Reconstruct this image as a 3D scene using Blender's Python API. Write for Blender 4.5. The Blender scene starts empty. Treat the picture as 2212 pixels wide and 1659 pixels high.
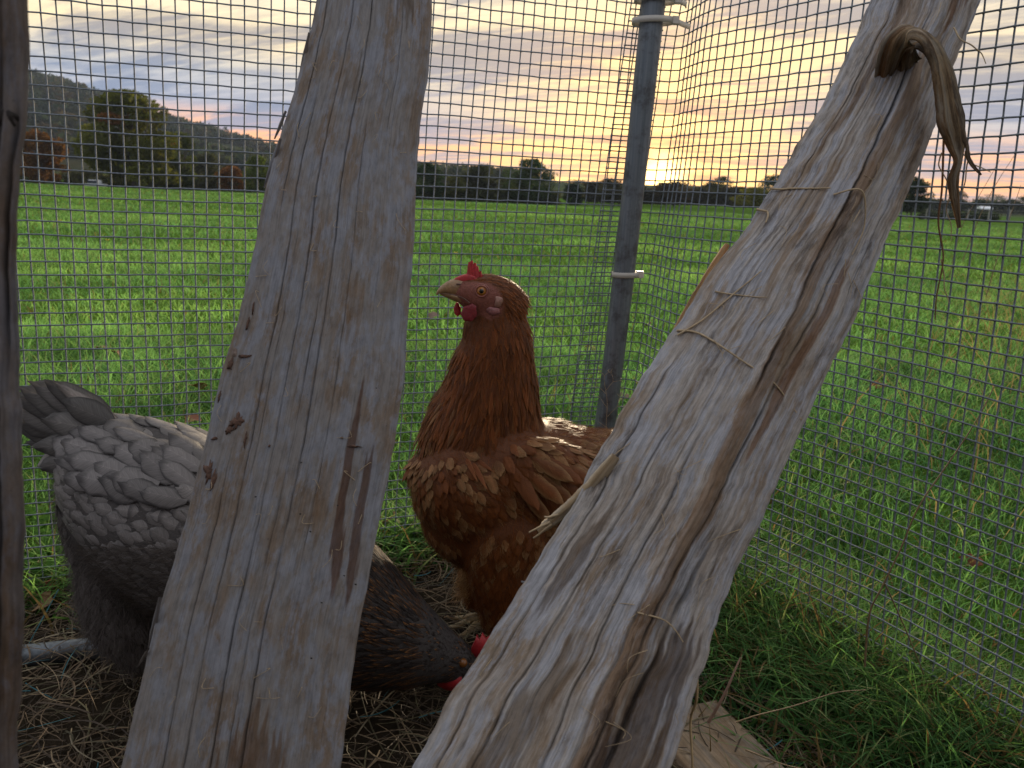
import bpy, bmesh, math, random
import numpy as np
from mathutils import Vector, Matrix
from mathutils.bvhtree import BVHTree

S = bpy.context.scene
COL = S.collection
random.seed(5)
RNG = np.random.default_rng(11)
R = math.radians

# ------------------------------------------------------------------ camera
CAM_H = 0.46
PITCH = R(14.3)
ROLL = R(2.5)
FPX = 1645.8            # focal length in reference pixels (picture 2212 wide)
cd = bpy.data.cameras.new('camera')
cd.sensor_width = 36
cd.lens = 36 * FPX / 2212
cd.clip_start = 0.02
cd.clip_end = 6000
cd.dof.use_dof = True
cd.dof.focus_distance = 0.66
cd.dof.aperture_fstop = 16
cam = bpy.data.objects.new('camera', cd)
COL.objects.link(cam)
FWD = Vector((0, math.cos(PITCH), -math.sin(PITCH)))
UP0 = Vector((0, math.sin(PITCH), math.cos(PITCH)))
RT0 = Vector((1, 0, 0))
RIGHT = RT0 * math.cos(ROLL) + UP0 * math.sin(ROLL)
UP = UP0 * math.cos(ROLL) - RT0 * math.sin(ROLL)
CP = Vector((0, 0, CAM_H))
M = Matrix((RIGHT, UP, -FWD)).transposed().to_4x4()
M.translation = CP
cam.matrix_world = M
S.camera = cam

def ray(px, py):
    return FWD + RIGHT * ((px - 1106) / FPX) + UP * ((829.5 - py) / FPX)
def P(px, py, d):
    """world point on the sight line of a measured spot, at distance d in Y"""
    r = ray(px, py)
    return CP + r * (d / r.y)
def G(px, py, z=0.0):
    r = ray(px, py)
    return CP + r * ((z - CAM_H) / r.z)
def proj(p):
    q = Vector(p) - CP
    w = q.dot(FWD)
    return 1106 + FPX * q.dot(RIGHT) / w, 829.5 - FPX * q.dot(UP) / w

# ------------------------------------------------------------------ sky and sun
SUN_AZ = math.atan2(ray(1432, 380).x, ray(1432, 380).y)
SUN_EL = R(6.5)
S.view_settings.view_transform = 'Standard'
S.view_settings.look = 'None'
S.view_settings.exposure = 0.40
S.view_settings.gamma = 1.0
S.view_settings.use_curve_mapping = False
sd = bpy.data.lights.new('sun', 'SUN')
sd.energy = 4.6
sd.angle = R(1.2)
sd.color = (1.0, 0.79, 0.53)
sun = bpy.data.objects.new('sun', sd)
COL.objects.link(sun)
sdir = Vector((math.sin(SUN_AZ) * math.cos(SUN_EL), math.cos(SUN_AZ) * math.cos(SUN_EL), math.sin(SUN_EL)))
sun.rotation_euler = sdir.to_track_quat('Z', 'Y').to_euler()
sun.location = (3, 14, 4)

W = bpy.data.worlds.new('World')
S.world = W
W.use_nodes = True
nt = W.node_tree
nt.nodes.clear()

class NB:
    """tiny node helper"""
    def __init__(self, nt): self.nt = nt
    def n(self, typ, **kw):
        nd = self.nt.nodes.new(typ)
        for k, v in kw.items(): setattr(nd, k, v)
        return nd
    def _in(self, sock, v):
        if isinstance(v, bpy.types.NodeSocket): self.nt.links.new(v, sock)
        elif v is not None:
            if sock.type == 'RGBA' and len(v) == 3: v = (*v, 1)
            sock.default_value = v
    def m(self, op, a, b=None, c=None, clamp=False):
        nd = self.n('ShaderNodeMath', operation=op, use_clamp=clamp)
        self._in(nd.inputs[0], a); self._in(nd.inputs[1], b)
        if c is not None: self._in(nd.inputs[2], c)
        return nd.outputs[0]
    def mix(self, f, a, b, blend='MIX'):
        nd = self.n('ShaderNodeMix', data_type='RGBA', blend_type=blend)
        self._in(nd.inputs[0], f); self._in(nd.inputs[6], a); self._in(nd.inputs[7], b)
        return nd.outputs[2]
    def ramp(self, f, stops, interp='LINEAR'):
        nd = self.n('ShaderNodeValToRGB')
        cr = nd.color_ramp
        cr.interpolation = interp
        while len(cr.elements) < len(stops): cr.elements.new(0.5)
        for e, (p, c) in zip(cr.elements, stops):
            e.position = p
            e.color = (*c, 1) if not isinstance(c, (int, float)) else (c, c, c, 1)
        self._in(nd.inputs[0], f)
        return nd.outputs[0]
    def noise(self, vec, scale, detail=4, rough=.55, dist=0.0, out=0):
        nd = self.n('ShaderNodeTexNoise')
        if vec is not None: self._in(nd.inputs['Vector'], vec)
        nd.inputs['Scale'].default_value = scale
        nd.inputs['Detail'].default_value = detail
        nd.inputs['Roughness'].default_value = rough
        nd.inputs['Distortion'].default_value = dist
        return nd.outputs[out]
    def comb(self, x, y, z=0.0):
        nd = self.n('ShaderNodeCombineXYZ')
        self._in(nd.inputs[0], x); self._in(nd.inputs[1], y); self._in(nd.inputs[2], z)
        return nd.outputs[0]
    def sep(self, v):
        nd = self.n('ShaderNodeSeparateXYZ')
        self._in(nd.inputs[0], v)
        return nd.outputs
    def vscale(self, v, s):
        nd = self.n('ShaderNodeMapping')
        self._in(nd.inputs[0], v)
        nd.inputs['Scale'].default_value = s
        return nd.outputs[0]

def build_sky():
    b = NB(nt)
    tc = b.n('ShaderNodeTexCoord').outputs['Generated']
    x, y, z = b.sep(tc)
    zc = b.m('MAXIMUM', z, 0.0)
    inv = b.m('DIVIDE', 1.0, b.m('ADD', zc, 0.10))
    u = b.m('MULTIPLY', x, inv); v = b.m('MULTIPLY', y, inv)
    # streaky cloud deck, lanes leaning a little down towards the right
    v2 = b.m('ADD', v, b.m('MULTIPLY', u, 0.42))
    cl = b.noise(b.comb(b.m('MULTIPLY', u, 0.60), b.m('MULTIPLY', v2, 1.15)), 1.25, 8, .58, .55)
    c1 = b.ramp(cl, [(0.42, 0.0), (0.57, 1.0)], 'EASE')
    fine = b.noise(b.comb(b.m('MULTIPLY', u, 1.3), b.m('MULTIPLY', v2, 4.2), 3.3), 1.6, 6, .6, .6)
    c2 = b.ramp(fine, [(0.38, 0.0), (0.62, 1.0)])
    c = b.ramp(b.m('ADD', b.m('MULTIPLY', c1, .58), b.m('MULTIPLY', c2, .42)), [(.18, 0.0), (.82, 1.0)])
    # sunward measure
    sx, sy, sz = sun_vis
    dt = b.n('ShaderNodeVectorMath', operation='DOT_PRODUCT')
    nt.links.new(tc, dt.inputs[0]); dt.inputs[1].default_value = (sx, sy, sz)
    dot = b.m('MAXIMUM', dt.outputs['Value'], 0.0)
    g_wide = b.m('POWER', dot, 5.0)
    g_mid = b.m('POWER', dot, 34.0)
    g_near = b.m('POWER', dot, 130.0)
    g_core = b.m('POWER', dot, 3500.0)
    # colours by height: cloud body and lit gaps
    body = b.ramp(zc, [(0.0, (.46, .33, .33)), (0.03, (.40, .36, .42)), (0.055, (.33, .32, .42)), (0.085, (.19, .25, .38)), (0.115, (.20, .25, .36)),
                       (0.155, (.33, .30, .29)), (0.24, (.37, .355, .35)), (1.0, (.60, .62, .68))])
    gap = b.ramp(zc, [(0.0, (.92, .42, .26)), (0.03, (.95, .42, .20)), (0.055, (1.0, .46, .24)), (0.085, (.34, .38, .50)), (0.115, (.46, .47, .50)),
                      (0.155, (.95, .76, .46)), (0.24, (.88, .80, .64)), (1.0, (1.0, .98, .98))])
    front = b.mix(c, body, gap)
    # warm the part around the sun
    wb = b.mix(c, (.42, .34, .32), (1.15, .73, .25))
    sky = b.mix(b.m('MULTIPLY', g_mid, .90, clamp=True), front, wb)
    sky = b.mix(b.m('MULTIPLY', g_wide, .15), sky, b.mix(c, (.42, .36, .34), (1.05, .84, .50)))
    # far side of the sky: dusk blue
    back = b.mix(c, b.ramp(zc, [(0.0, (.26, .25, .29)), (0.3, (.33, .36, .43)), (1.0, (.60, .62, .68))]),
                 b.ramp(zc, [(0.0, (.38, .36, .40)), (0.3, (.50, .53, .62)), (1.0, (1.0, .98, .98))]))
    fw = b.m('MULTIPLY_ADD', dt.outputs['Value'], 0.75, 0.45, clamp=True)
    sky = b.mix(fw, back, sky)
    hot = b.mix(c, (.95, .40, .12), (2.3, 1.35, .40))
    sky = b.mix(b.m('MULTIPLY', g_near, .75), sky, hot)
    sky = b.mix(b.m('MINIMUM', b.m('MULTIPLY', g_core, 1.3), 1.0), sky, (4.5, 3.0, 1.1))
    bg = b.n('ShaderNodeBackground')
    nt.links.new(sky, bg.inputs[0]); bg.inputs[1].default_value = SKY_K
    st = b.n('ShaderNodeTexSky', sky_type='NISHITA')
    st.sun_disc = False
    st.sun_elevation = SUN_EL
    st.sun_rotation = SUN_AZ
    st.air_density = 1.2; st.dust_density = 2.0
    bg2 = b.n('ShaderNodeBackground')
    nt.links.new(st.outputs[0], bg2.inputs[0]); bg2.inputs[1].default_value = 0.004
    ad = b.n('ShaderNodeAddShader')
    nt.links.new(bg.outputs[0], ad.inputs[0]); nt.links.new(bg2.outputs[0], ad.inputs[1])
    out = b.n('ShaderNodeOutputWorld')
    nt.links.new(ad.outputs[0], out.inputs[0])
SKY_K = 1.0
_sv = ray(1428, 392).normalized()
sun_vis = (_sv.x, _sv.y, _sv.z)
build_sky()
W.cycles.sampling_method = 'MANUAL'
W.cycles.sample_map_resolution = 1024

# ------------------------------------------------------------------ helpers
def tag(o, label=None, cat=None, group=None, kind=None):
    if label: o['label'] = label
    if cat: o['category'] = cat
    if group: o['group'] = group
    if kind: o['kind'] = kind
    return o
def empty(name, loc=(0, 0, 0)):
    o = bpy.data.objects.new(name, None)
    COL.objects.link(o); o.location = loc
    o.empty_display_size = .05
    return o
def link_mesh(name, me, mat, parent=None, smooth=True):
    o = bpy.data.objects.new(name, me)
    COL.objects.link(o)
    if mat is not None and not me.materials: me.materials.append(mat)
    if smooth: me.shade_smooth()
    if parent is not None:
        o.parent = parent
        o.matrix_parent_inverse = Matrix.Translation(-Vector(parent.location))
    return o
def mesh_np(name, V, F, col=None, uv=None):
    """V (n,3), F (m,k) same-size polygons, col (n,3|4) vertex colour, uv (n,2)"""
    V = np.asarray(V, dtype=np.float32); F = np.asarray(F, dtype=np.int32)
    me = bpy.data.meshes.new(name)
    k = F.shape[1]
    me.vertices.add(len(V)); me.vertices.foreach_set('co', V.ravel())
    me.loops.add(F.size); me.loops.foreach_set('vertex_index', F.ravel())
    me.polygons.add(len(F)); me.polygons.foreach_set('loop_start', np.arange(0, F.size, k, dtype=np.int32))
    try: me.polygons.foreach_set('loop_total', np.full(len(F), k, dtype=np.int32))
    except Exception: pass
    if col is not None:
        col = np.asarray(col, dtype=np.float32)
        if col.shape[1] == 3: col = np.concatenate([col, np.ones((len(col), 1), np.float32)], 1)
        a = me.color_attributes.new('Col', 'FLOAT_COLOR', 'POINT')
        a.data.foreach_set('color', col.ravel())
    if uv is not None:
        uv = np.asarray(uv, dtype=np.float32)
        l = me.uv_layers.new(name='UVMap')
        l.data.foreach_set('uv', uv[F.ravel()].ravel())
    me.update(calc_edges=True)
    me.validate()
    return me
def hash2(ix, iy, seed):
    h = (ix.astype(np.int64) * 374761393 + iy.astype(np.int64) * 668265263 + seed * 1442695) & 0x7fffffff
    h = ((h ^ (h >> 13)) * 1274126177) & 0x7fffffff
    return ((h ^ (h >> 16)) & 0xffff) / 65535.0
def vnoise(x, y, seed=0):
    x = np.asarray(x, float); y = np.asarray(y, float)
    ix = np.floor(x); iy = np.floor(y); fx = x - ix; fy = y - iy
    fx = fx * fx * (3 - 2 * fx); fy = fy * fy * (3 - 2 * fy)
    ix = ix.astype(np.int64); iy = iy.astype(np.int64)
    a = hash2(ix, iy, seed); b_ = hash2(ix + 1, iy, seed); c = hash2(ix, iy + 1, seed); d = hash2(ix + 1, iy + 1, seed)
    return (a * (1 - fx) + b_ * fx) * (1 - fy) + (c * (1 - fx) + d * fx) * fy
def fbm(x, y, seed=0, octv=4):
    s = 0; a = .5; n = 0
    for i in range(octv):
        s = s + a * vnoise(np.asarray(x) * 2 ** i, np.asarray(y) * 2 ** i, seed + i * 17); n += a; a *= .5
    return s / n
def grid_faces(nu, nv, wrap=False, off=0):
    i = np.arange(nu - 1 if not wrap else nu); j = np.arange(nv - 1)
    I, J = np.meshgrid(i, j, indexing='ij')
    I2 = (I + 1) % nu
    return np.stack([J * nu + I, J * nu + I2, (J + 1) * nu + I2, (J + 1) * nu + I], -1).reshape(-1, 4) + off
def tubes(paths, radii, sides=6, caps=True):
    """list of (n,3) polylines with radius scalars or arrays -> V, F(quads)"""
    Vs, Fs, off = [], [], 0
    ang = np.linspace(0, 2 * math.pi, sides, endpoint=False)
    for p, r in zip(paths, radii):
        p = np.asarray(p, float); n = len(p)
        t = np.gradient(p, axis=0); t /= np.linalg.norm(t, axis=1)[:, None] + 1e-12
        ref = np.array([0, 0, 1.0]) if abs(t[:, 2]).mean() < .8 else np.array([0, 1.0, 0])
        a = np.cross(t, ref); a /= np.linalg.norm(a, axis=1)[:, None] + 1e-12
        b_ = np.cross(t, a)
        r = np.broadcast_to(np.asarray(r, float), (n,))
        ring = p[:, None, :] + r[:, None, None] * (np.cos(ang)[None, :, None] * a[:, None, :] + np.sin(ang)[None, :, None] * b_[:, None, :])
        Vs.append(ring.reshape(-1, 3)); Fs.append(grid_faces(sides, n, True, off)); off += n * sides
    return np.concatenate(Vs), np.concatenate(Fs)
def spline(pts, n):
    """Catmull-Rom through rows of pts, n samples"""
    pts = np.asarray(pts, float)
    m = len(pts)
    t = np.linspace(0, m - 1, n); i = np.clip(t.astype(int), 0, m - 2); f = (t - i)[:, None]
    p0 = pts[np.clip(i - 1, 0, m - 1)]; p1 = pts[i]; p2 = pts[i + 1]; p3 = pts[np.clip(i + 2, 0, m - 1)]
    return .5 * ((2 * p1) + (-p0 + p2) * f + (2 * p0 - 5 * p1 + 4 * p2 - p3) * f ** 2 + (-p0 + 3 * p1 - 3 * p2 + p3) * f ** 3)

# ------------------------------------------------------------------ materials
def mat_new(name):
    m = bpy.data.materials.new(name); m.use_nodes = True
    m.node_tree.nodes.clear()
    b = NB(m.node_tree)
    bs = b.n('ShaderNodeBsdfPrincipled')
    out = b.n('ShaderNodeOutputMaterial')
    m.node_tree.links.new(bs.outputs[0], out.inputs[0])
    return m, b, bs, out
def bump(b, bs, h, strength, dist):
    bn = b.n('ShaderNodeBump'); bn.inputs['Strength'].default_value = strength; bn.inputs['Distance'].default_value = dist
    b._in(bn.inputs['Height'], h); b.nt.links.new(bn.outputs[0], bs.inputs['Normal'])
def mat_simple(name, col, rough=.6, metal=0.0, nscale=60, var=.25, bmp=.2, bd=.001, spec=.5):
    m, b, bs, out = mat_new(name)
    tc = b.n('ShaderNodeTexCoord').outputs['Object']
    n = b.noise(tc, nscale, 5, .6)
    lo = tuple(c * (1 - var) for c in col); hi = tuple(min(1, c * (1 + var)) for c in col)
    b._in(bs.inputs['Base Color'], b.ramp(n, [(.3, lo), (.7, hi)]))
    bs.inputs['Roughness'].default_value = rough; bs.inputs['Metallic'].default_value = metal
    bs.inputs['Specular IOR Level'].default_value = spec
    if bmp: bump(b, bs, n, bmp, bd)
    return m
def mat_leafy(name, transl=.45, rough=.6, spec=.3, vary=.0, sheen=0.0):
    """thin leaf/blade: colour comes from the per-blade attribute, light passes through"""
    m, b, bs, out = mat_new(name)
    at = b.n('ShaderNodeAttribute', attribute_name='Col')
    c = at.outputs['Color']
    if vary:
        tc = b.n('ShaderNodeTexCoord').outputs['Object']
        c = b.mix(1.0, c, b.ramp(b.noise(tc, vary, 4), [(.3, .75), (.7, 1.25)]), 'MULTIPLY')
    b._in(bs.inputs['Base Color'], c)
    bs.inputs['Roughness'].default_value = rough
    bs.inputs['Specular IOR Level'].default_value = spec
    tr = b.n('ShaderNodeBsdfTranslucent')
    tcol = b.mix(1.0, c, (1.15, 1.10, .80), 'MULTIPLY')
    b._in(tr.inputs[0], tcol)
    mx = b.n('ShaderNodeMixShader'); mx.inputs[0].default_value = transl
    b.nt.links.new(bs.outputs[0], mx.inputs[1]); b.nt.links.new(tr.outputs[0], mx.inputs[2])
    b.nt.links.new(mx.outputs[0], out.inputs[0])
    return m
def mat_attr(name, rough=.6, spec=.4, nscale=0, namt=.3, bmp=0, bd=.001):
    m, b, bs, out = mat_new(name)
    c = b.n('ShaderNodeAttribute', attribute_name='Col').outputs['Color']
    if nscale:
        tc = b.n('ShaderNodeTexCoord').outputs['Object']
        n = b.noise(tc, nscale, 5, .6)
        c = b.mix(1.0, c, b.ramp(n, [(.25, 1 - namt), (.75, 1 + namt)]), 'MULTIPLY')
        if bmp: bump(b, bs, n, bmp, bd)
    b._in(bs.inputs['Base Color'], c)
    bs.inputs['Roughness'].default_value = rough
    bs.inputs['Specular IOR Level'].default_value = spec
    return m
def mat_wood(name, pale, warm, dark, blue, seed=0.0, warmth=(.45, .62), stain=(.60, .72), fibre=1.0, bmp=.5, pv=1.0):
    """weathered wood: UV is in metres, v along the grain"""
    m, b, bs, out = mat_new(name)
    uv = b.n('ShaderNodeUVMap').outputs[0]
    at = b.n('ShaderNodeAttribute', attribute_name='Col').outputs['Color']
    u, v, _ = b.sep(uv)
    def vec(su, sv, z): return b.comb(b.m('MULTIPLY', u, su), b.m('MULTIPLY', v, sv), z + seed)
    grain = b.noise(vec(1300, 16, 0.), 1, 6, .70, 0)
    grain2 = b.noise(vec(420, 4.5, 5.), 1, 6, .66, 0)
    patch = b.noise(vec(64, 11 * pv, 9.), 1, 8, .70, .15)
    patch2 = b.noise(vec(85, 17 * pv, 14.), 1, 9, .76, .15)
    st = b.noise(vec(60, 12, 21.), 1, 9, .76, .1)
    speck = b.noise(vec(700, 420, 31.), 1, 3, .6)
    c = b.mix(b.ramp(patch, [(warmth[0], 0.), (warmth[1], 1.)]), pale, warm)
    c = b.mix(b.m('MULTIPLY', b.ramp(patch2, [(.48, 0.), (.56, 1.)]), .75), c, blue)
    mot = b.noise(vec(260, 90, 41.), 1, 6, .7)
    c = b.mix(1.0, c, b.ramp(mot, [(.3, .72), (.5, 1.0), (.7, 1.2)]), 'MULTIPLY')
    c = b.mix(1.0, c, b.ramp(grain, [(.25, .58), (.5, 1.0), (.8, 1.22)]), 'MULTIPLY')
    c = b.mix(fibre, c, b.ramp(grain2, [(.30, .55), (.48, 1.0), (.75, 1.18)]), 'MULTIPLY')
    c = b.mix(b.m('MULTIPLY', b.ramp(st, [(stain[0], 0.), (stain[1], 1.)]), .8), c, dark)
    c = b.mix(1.0, c, b.ramp(speck, [(.22, .45), (.34, 1.0)]), 'MULTIPLY')
    c = b.mix(1.0, c, at, 'MULTIPLY')
    b._in(bs.inputs['Base Color'], c)
    bs.inputs['Roughness'].default_value = .78
    bs.inputs['Specular IOR Level'].default_value = .25
    h = b.m('ADD', b.m('MULTIPLY', grain, .6), b.m('ADD', b.m('MULTIPLY', grain2, .8), b.m('MULTIPLY', speck, .25)))
    bump(b, bs, h, bmp, .0010)
    return m
# ------------------------------------------------------------------ ground, field, hill
def gz(x, y):
    """height of the field"""
    y = np.asarray(y, float); x = np.asarray(x, float)
    near = np.clip((y - 2.0) / 6.0, 0, 1)
    z = -0.0140 * np.maximum(y - 2, 0) * np.clip((140 - y) / 1e9 + 1, 0, 1)
    z = np.where(y > 118, -0.0140 * 116 + (y - 118) * 0.0035, z)
    z = z + near * ((fbm(x * .35, y * .35, 3, 3) - .5) * .10 + (fbm(x * .05 + 9, y * .05, 8, 2) - .5) * .35 * np.clip(y / 60, 0, 1))
    return z + (fbm(x * 9, y * 9, 21, 2) - .5) * .02 * (1 - near)

def make_ground():
    ys = np.concatenate([np.linspace(-1.5, 3, 60), np.geomspace(3.1, 1600, 150)])
    us = np.linspace(-1, 1, 91)
    Y, U = np.meshgrid(ys, us, indexing='ij')
    X = U * (2.2 + np.maximum(Y, 0) * 1.25)
    Z = gz(X, Y)
    V = np.stack([X, Y, Z], -1).reshape(-1, 3)
    m, b, bs, out = mat_new('field_soil_and_turf')
    g = b.n('ShaderNodeNewGeometry').outputs['Position']
    n1 = b.noise(g, 1.2, 6, .6); n2 = b.noise(g, 90, 5, .7)
    c = b.mix(n1, (.05, .11, .014), (.09, .17, .022))
    c = b.mix(1.0, c, b.ramp(n2, [(.3, .45), (.7, 1.3)]), 'MULTIPLY')
    x, y, z = b.sep(g)
    soil = b.mix(n2, (.012, .010, .008), (.055, .043, .03))
    inside = b.m('MULTIPLY', b.m('LESS_THAN', y, b.m('MULTIPLY_ADD', x, .36, .93)), b.m('LESS_THAN', b.m('ADD', y, b.m('MULTIPLY', x, 1.5)), 1.13))
    c = b.mix(inside, c, soil)
    b._in(bs.inputs['Base Color'], c); bs.inputs['Roughness'].default_value = .95
    bs.inputs['Specular IOR Level'].default_value = 0
    bump(b, bs, n2, .8, .01)
    o = link_mesh('ground', mesh_np('ground', V, grid_faces(91, len(ys))), m)
    tag(o, kind='structure')
make_ground()

GRASS = mat_leafy('grass_blade', .55, .65, .08)
def blades(xy, z, h, w, bend, base, tip, yaw=None, segs=2, seedcol=None):
    """thin bent blades; arrays per blade -> V,F(tri),col"""
    n = len(xy)
    a = RNG.uniform(0, 2 * math.pi, n) if yaw is None else yaw
    bd = RNG.uniform(0, 2 * math.pi, n)
    wx = np.cos(a) * w / 2; wy = np.sin(a) * w / 2
    lean = bend * h
    Vs = []; 
    lv = segs + 1
    cols = []
    for i in range(lv):
        t = i / segs
        cx = xy[:, 0] + np.cos(bd) * lean * t ** 2
        cy = xy[:, 1] + np.sin(bd) * lean * t ** 2
        cz = z + h * (t - .28 * bend * t ** 2)
        wf = (1 - t ** 1.6)
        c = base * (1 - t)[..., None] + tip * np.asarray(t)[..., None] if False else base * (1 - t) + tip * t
        if i < segs:
            Vs.append(np.stack([cx - wx * wf, cy - wy * wf, cz], -1)); cols.append(c)
            Vs.append(np.stack([cx + wx * wf, cy + wy * wf, cz], -1)); cols.append(c)
        else:
            Vs.append(np.stack([cx, cy, cz], -1)); cols.append(c)
    k = len(Vs)
    V = np.stack(Vs, 1).reshape(-1, 3); C = np.stack(cols, 1).reshape(-1, 3)
    f = []
    for i in range(segs - 1):
        a0 = 2 * i
        f += [(a0, a0 + 1, a0 + 3), (a0, a0 + 3, a0 + 2)]
    f.append((k - 3, k - 2, k - 1))
    F = (np.arange(n)[:, None, None] * k + np.array(f)[None]).reshape(-1, 3)
    return V, F, C
def join(parts):
    Vs, Fs, Cs, o = [], [], [], 0
    for V, F, C in parts:
        Vs.append(V); Fs.append(F + o); Cs.append(C); o += len(V)
    return np.concatenate(Vs), np.concatenate(Fs), np.concatenate(Cs)
def grass_cols(x, y, n, bright=1.0, dry=.05):
    patch = fbm(x * .8, y * .8, 5, 3); p2 = fbm(x * .12, y * .25, 15, 3)
    p3 = fbm(x * 7, y * 7, 25, 2)
    k = RNG.uniform(.60, 1.35, n) * (.5 + 1.0 * patch) * (.62 + .76 * p2) * (.55 + .9 * p3) * bright
    yel = np.clip((patch - .35) * 1.6, 0, 1)[:, None] * .6 + RNG.uniform(0, .35, (n, 1))
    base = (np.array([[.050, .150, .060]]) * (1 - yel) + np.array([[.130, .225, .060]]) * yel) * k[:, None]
    tip = base * 1.75 + np.array([[.012, .016, 0]]); base = base * .72  # gap shade painted in: roots darkened, tips lightened
    gl = RNG.uniform(0, 1, n) < .06; tip[gl] = np.array([.30, .36, .16])  # pale tips: seed heads and glints put into the colour
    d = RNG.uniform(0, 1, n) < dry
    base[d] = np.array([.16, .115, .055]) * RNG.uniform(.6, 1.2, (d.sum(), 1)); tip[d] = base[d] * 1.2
    return base, tip
# plan of the two wire sheets (x at floor level): left sheet, corner, right sheet
def plan(px, d, py=400):
    p = P(px, py, d); return (p.x, p.y)
LEFT_A = plan(-260, 0.715); LEFT_B = plan(1392, 0.985)
RIGHT_P = [plan(1306, 0.962), plan(1385, 0.972), plan(1412, .975), plan(1435, .965), plan(1500, .895), plan(1643, .820), plan(1900, .705), plan(2191, .603), plan(2560, .510)]
def side_out(x, y):
    """>0 outside the run"""
    x0, y0 = LEFT_A; x1, y1 = LEFT_B
    dl = (y - (y0 + (x - x0) * (y1 - y0) / (x1 - x0))) * .94
    x2, y2 = RIGHT_P[4]; x3, y3 = RIGHT_P[7]
    s = (x3 - x2, y3 - y2); L = math.hypot(*s)
    dr = ((x - x2) * (-s[1]) + (y - y2) * s[0]) / L
    return np.maximum(dl, dr)
def frustum_pts(n, y0, y1, extra=.25):
    """area-uniform points in the wedge in front of the camera"""
    Y = np.sqrt(RNG.uniform(y0 ** 2, y1 ** 2, n))
    X = RNG.uniform(-1, 1, n) * (Y * .74 + extra)
    return X, Y
def make_grass():
    parts = []
    # (count, y0, y1, height, width, segments)
    for n, y0, y1, h, w, sg in [(62000, .55, 2.2, .056, .0030, 3), (70000, 2.0, 5.5, .050, .0042, 2), (72000, 5.3, 14, .055, .009, 2),
                                (66000, 13.5, 38, .065, .026, 1), (60000, 37, 117, .085, .080, 1)]:
        X, Y = frustum_pts(n, y0, y1, .35)
        keep = side_out(X, Y) > .004
        X, Y = X[keep], Y[keep]; m = len(X)
        tuft = fbm(X * 4.5, Y * 4.5, 41, 2)
        hh = h * RNG.uniform(.45, 1.25, m) * (.55 + .9 * tuft)
        ww = w * RNG.uniform(.6, 1.3, m)
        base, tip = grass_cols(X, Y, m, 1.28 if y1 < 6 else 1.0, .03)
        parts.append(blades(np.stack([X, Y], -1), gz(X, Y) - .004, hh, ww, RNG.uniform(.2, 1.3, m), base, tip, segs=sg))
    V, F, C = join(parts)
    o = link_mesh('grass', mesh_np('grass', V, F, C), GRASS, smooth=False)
    tag(o, 'lush green meadow grass beyond the wire fence', 'grass', kind='stuff')
make_grass()

def make_fence_grass():
    """longer blades along the foot of the right sheet and round the board"""
    parts = []
    x2, y2 = RIGHT_P[3]; x3, y3 = RIGHT_P[8]
    n = 12500
    t = RNG.uniform(0, 1, n) ** .8
    off = np.abs(RNG.normal(0, .075, n)) * np.where(RNG.uniform(0, 1, n) < .6, 1, -1)
    dx, dy = x3 - x2, y3 - y2; L = math.hypot(dx, dy)
    X = x2 + dx * t + dy / L * off; Y = y2 + dy * t - dx / L * off
    keep = Y > .30
    X, Y, off = X[keep], Y[keep], off[keep]; n = len(X)
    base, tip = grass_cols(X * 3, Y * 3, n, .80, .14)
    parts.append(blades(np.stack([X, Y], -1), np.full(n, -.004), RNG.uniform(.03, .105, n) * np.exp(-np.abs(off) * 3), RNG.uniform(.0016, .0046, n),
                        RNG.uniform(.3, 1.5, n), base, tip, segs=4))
    # along the left sheet
    n = 3800
    t = RNG.uniform(0, 1, n); off = RNG.normal(.02, .035, n)
    x0, y0 = LEFT_A; x1, y1 = LEFT_B; dx, dy = x1 - x0, y1 - y0; L = math.hypot(dx, dy)
    X = x0 + dx * t - dy / L * off; Y = y0 + dy * t + dx / L * off
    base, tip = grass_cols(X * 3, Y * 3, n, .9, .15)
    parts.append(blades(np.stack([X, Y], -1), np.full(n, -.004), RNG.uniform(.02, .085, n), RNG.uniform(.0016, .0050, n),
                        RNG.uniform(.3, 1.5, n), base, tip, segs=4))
    V, F, C = join(parts)
    o = link_mesh('fringe_grass', mesh_np('fringe_grass', V, F, C), GRASS, smooth=False)
    tag(o, 'longer uncut grass growing through the foot of the wire fence', 'grass', kind='stuff')
make_fence_grass()

def make_dry_grass():
    """tan seeding grass beyond the right sheet"""
    parts = []
    n = 2600
    X = RNG.uniform(.55, 3.2, n); Y = RNG.uniform(.95, 4.6, n)
    k = (X > .62 * Y - .05 + .12 * RNG.normal(0, 1, n)) & (side_out(X, Y) > .02)
    X, Y = X[k], Y[k]; n = len(X)
    base = np.array([[.20, .16, .085]]) * RNG.uniform(.6, 1.25, (n, 1)); tip = base * 1.25
    parts.append(blades(np.stack([X, Y], -1), gz(X, Y), RNG.uniform(.10, .34, n), RNG.uniform(.0012, .003, n), RNG.uniform(.4, 1.6, n), base, tip, segs=4))
    V, F, C = join(parts)
    o = link_mesh('dry_grass', mesh_np('dry_grass', V, F, C), GRASS, smooth=False)
    tag(o, 'tan dry seeding grass outside the right hand wire', 'grass', kind='stuff')
make_dry_grass()

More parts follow.
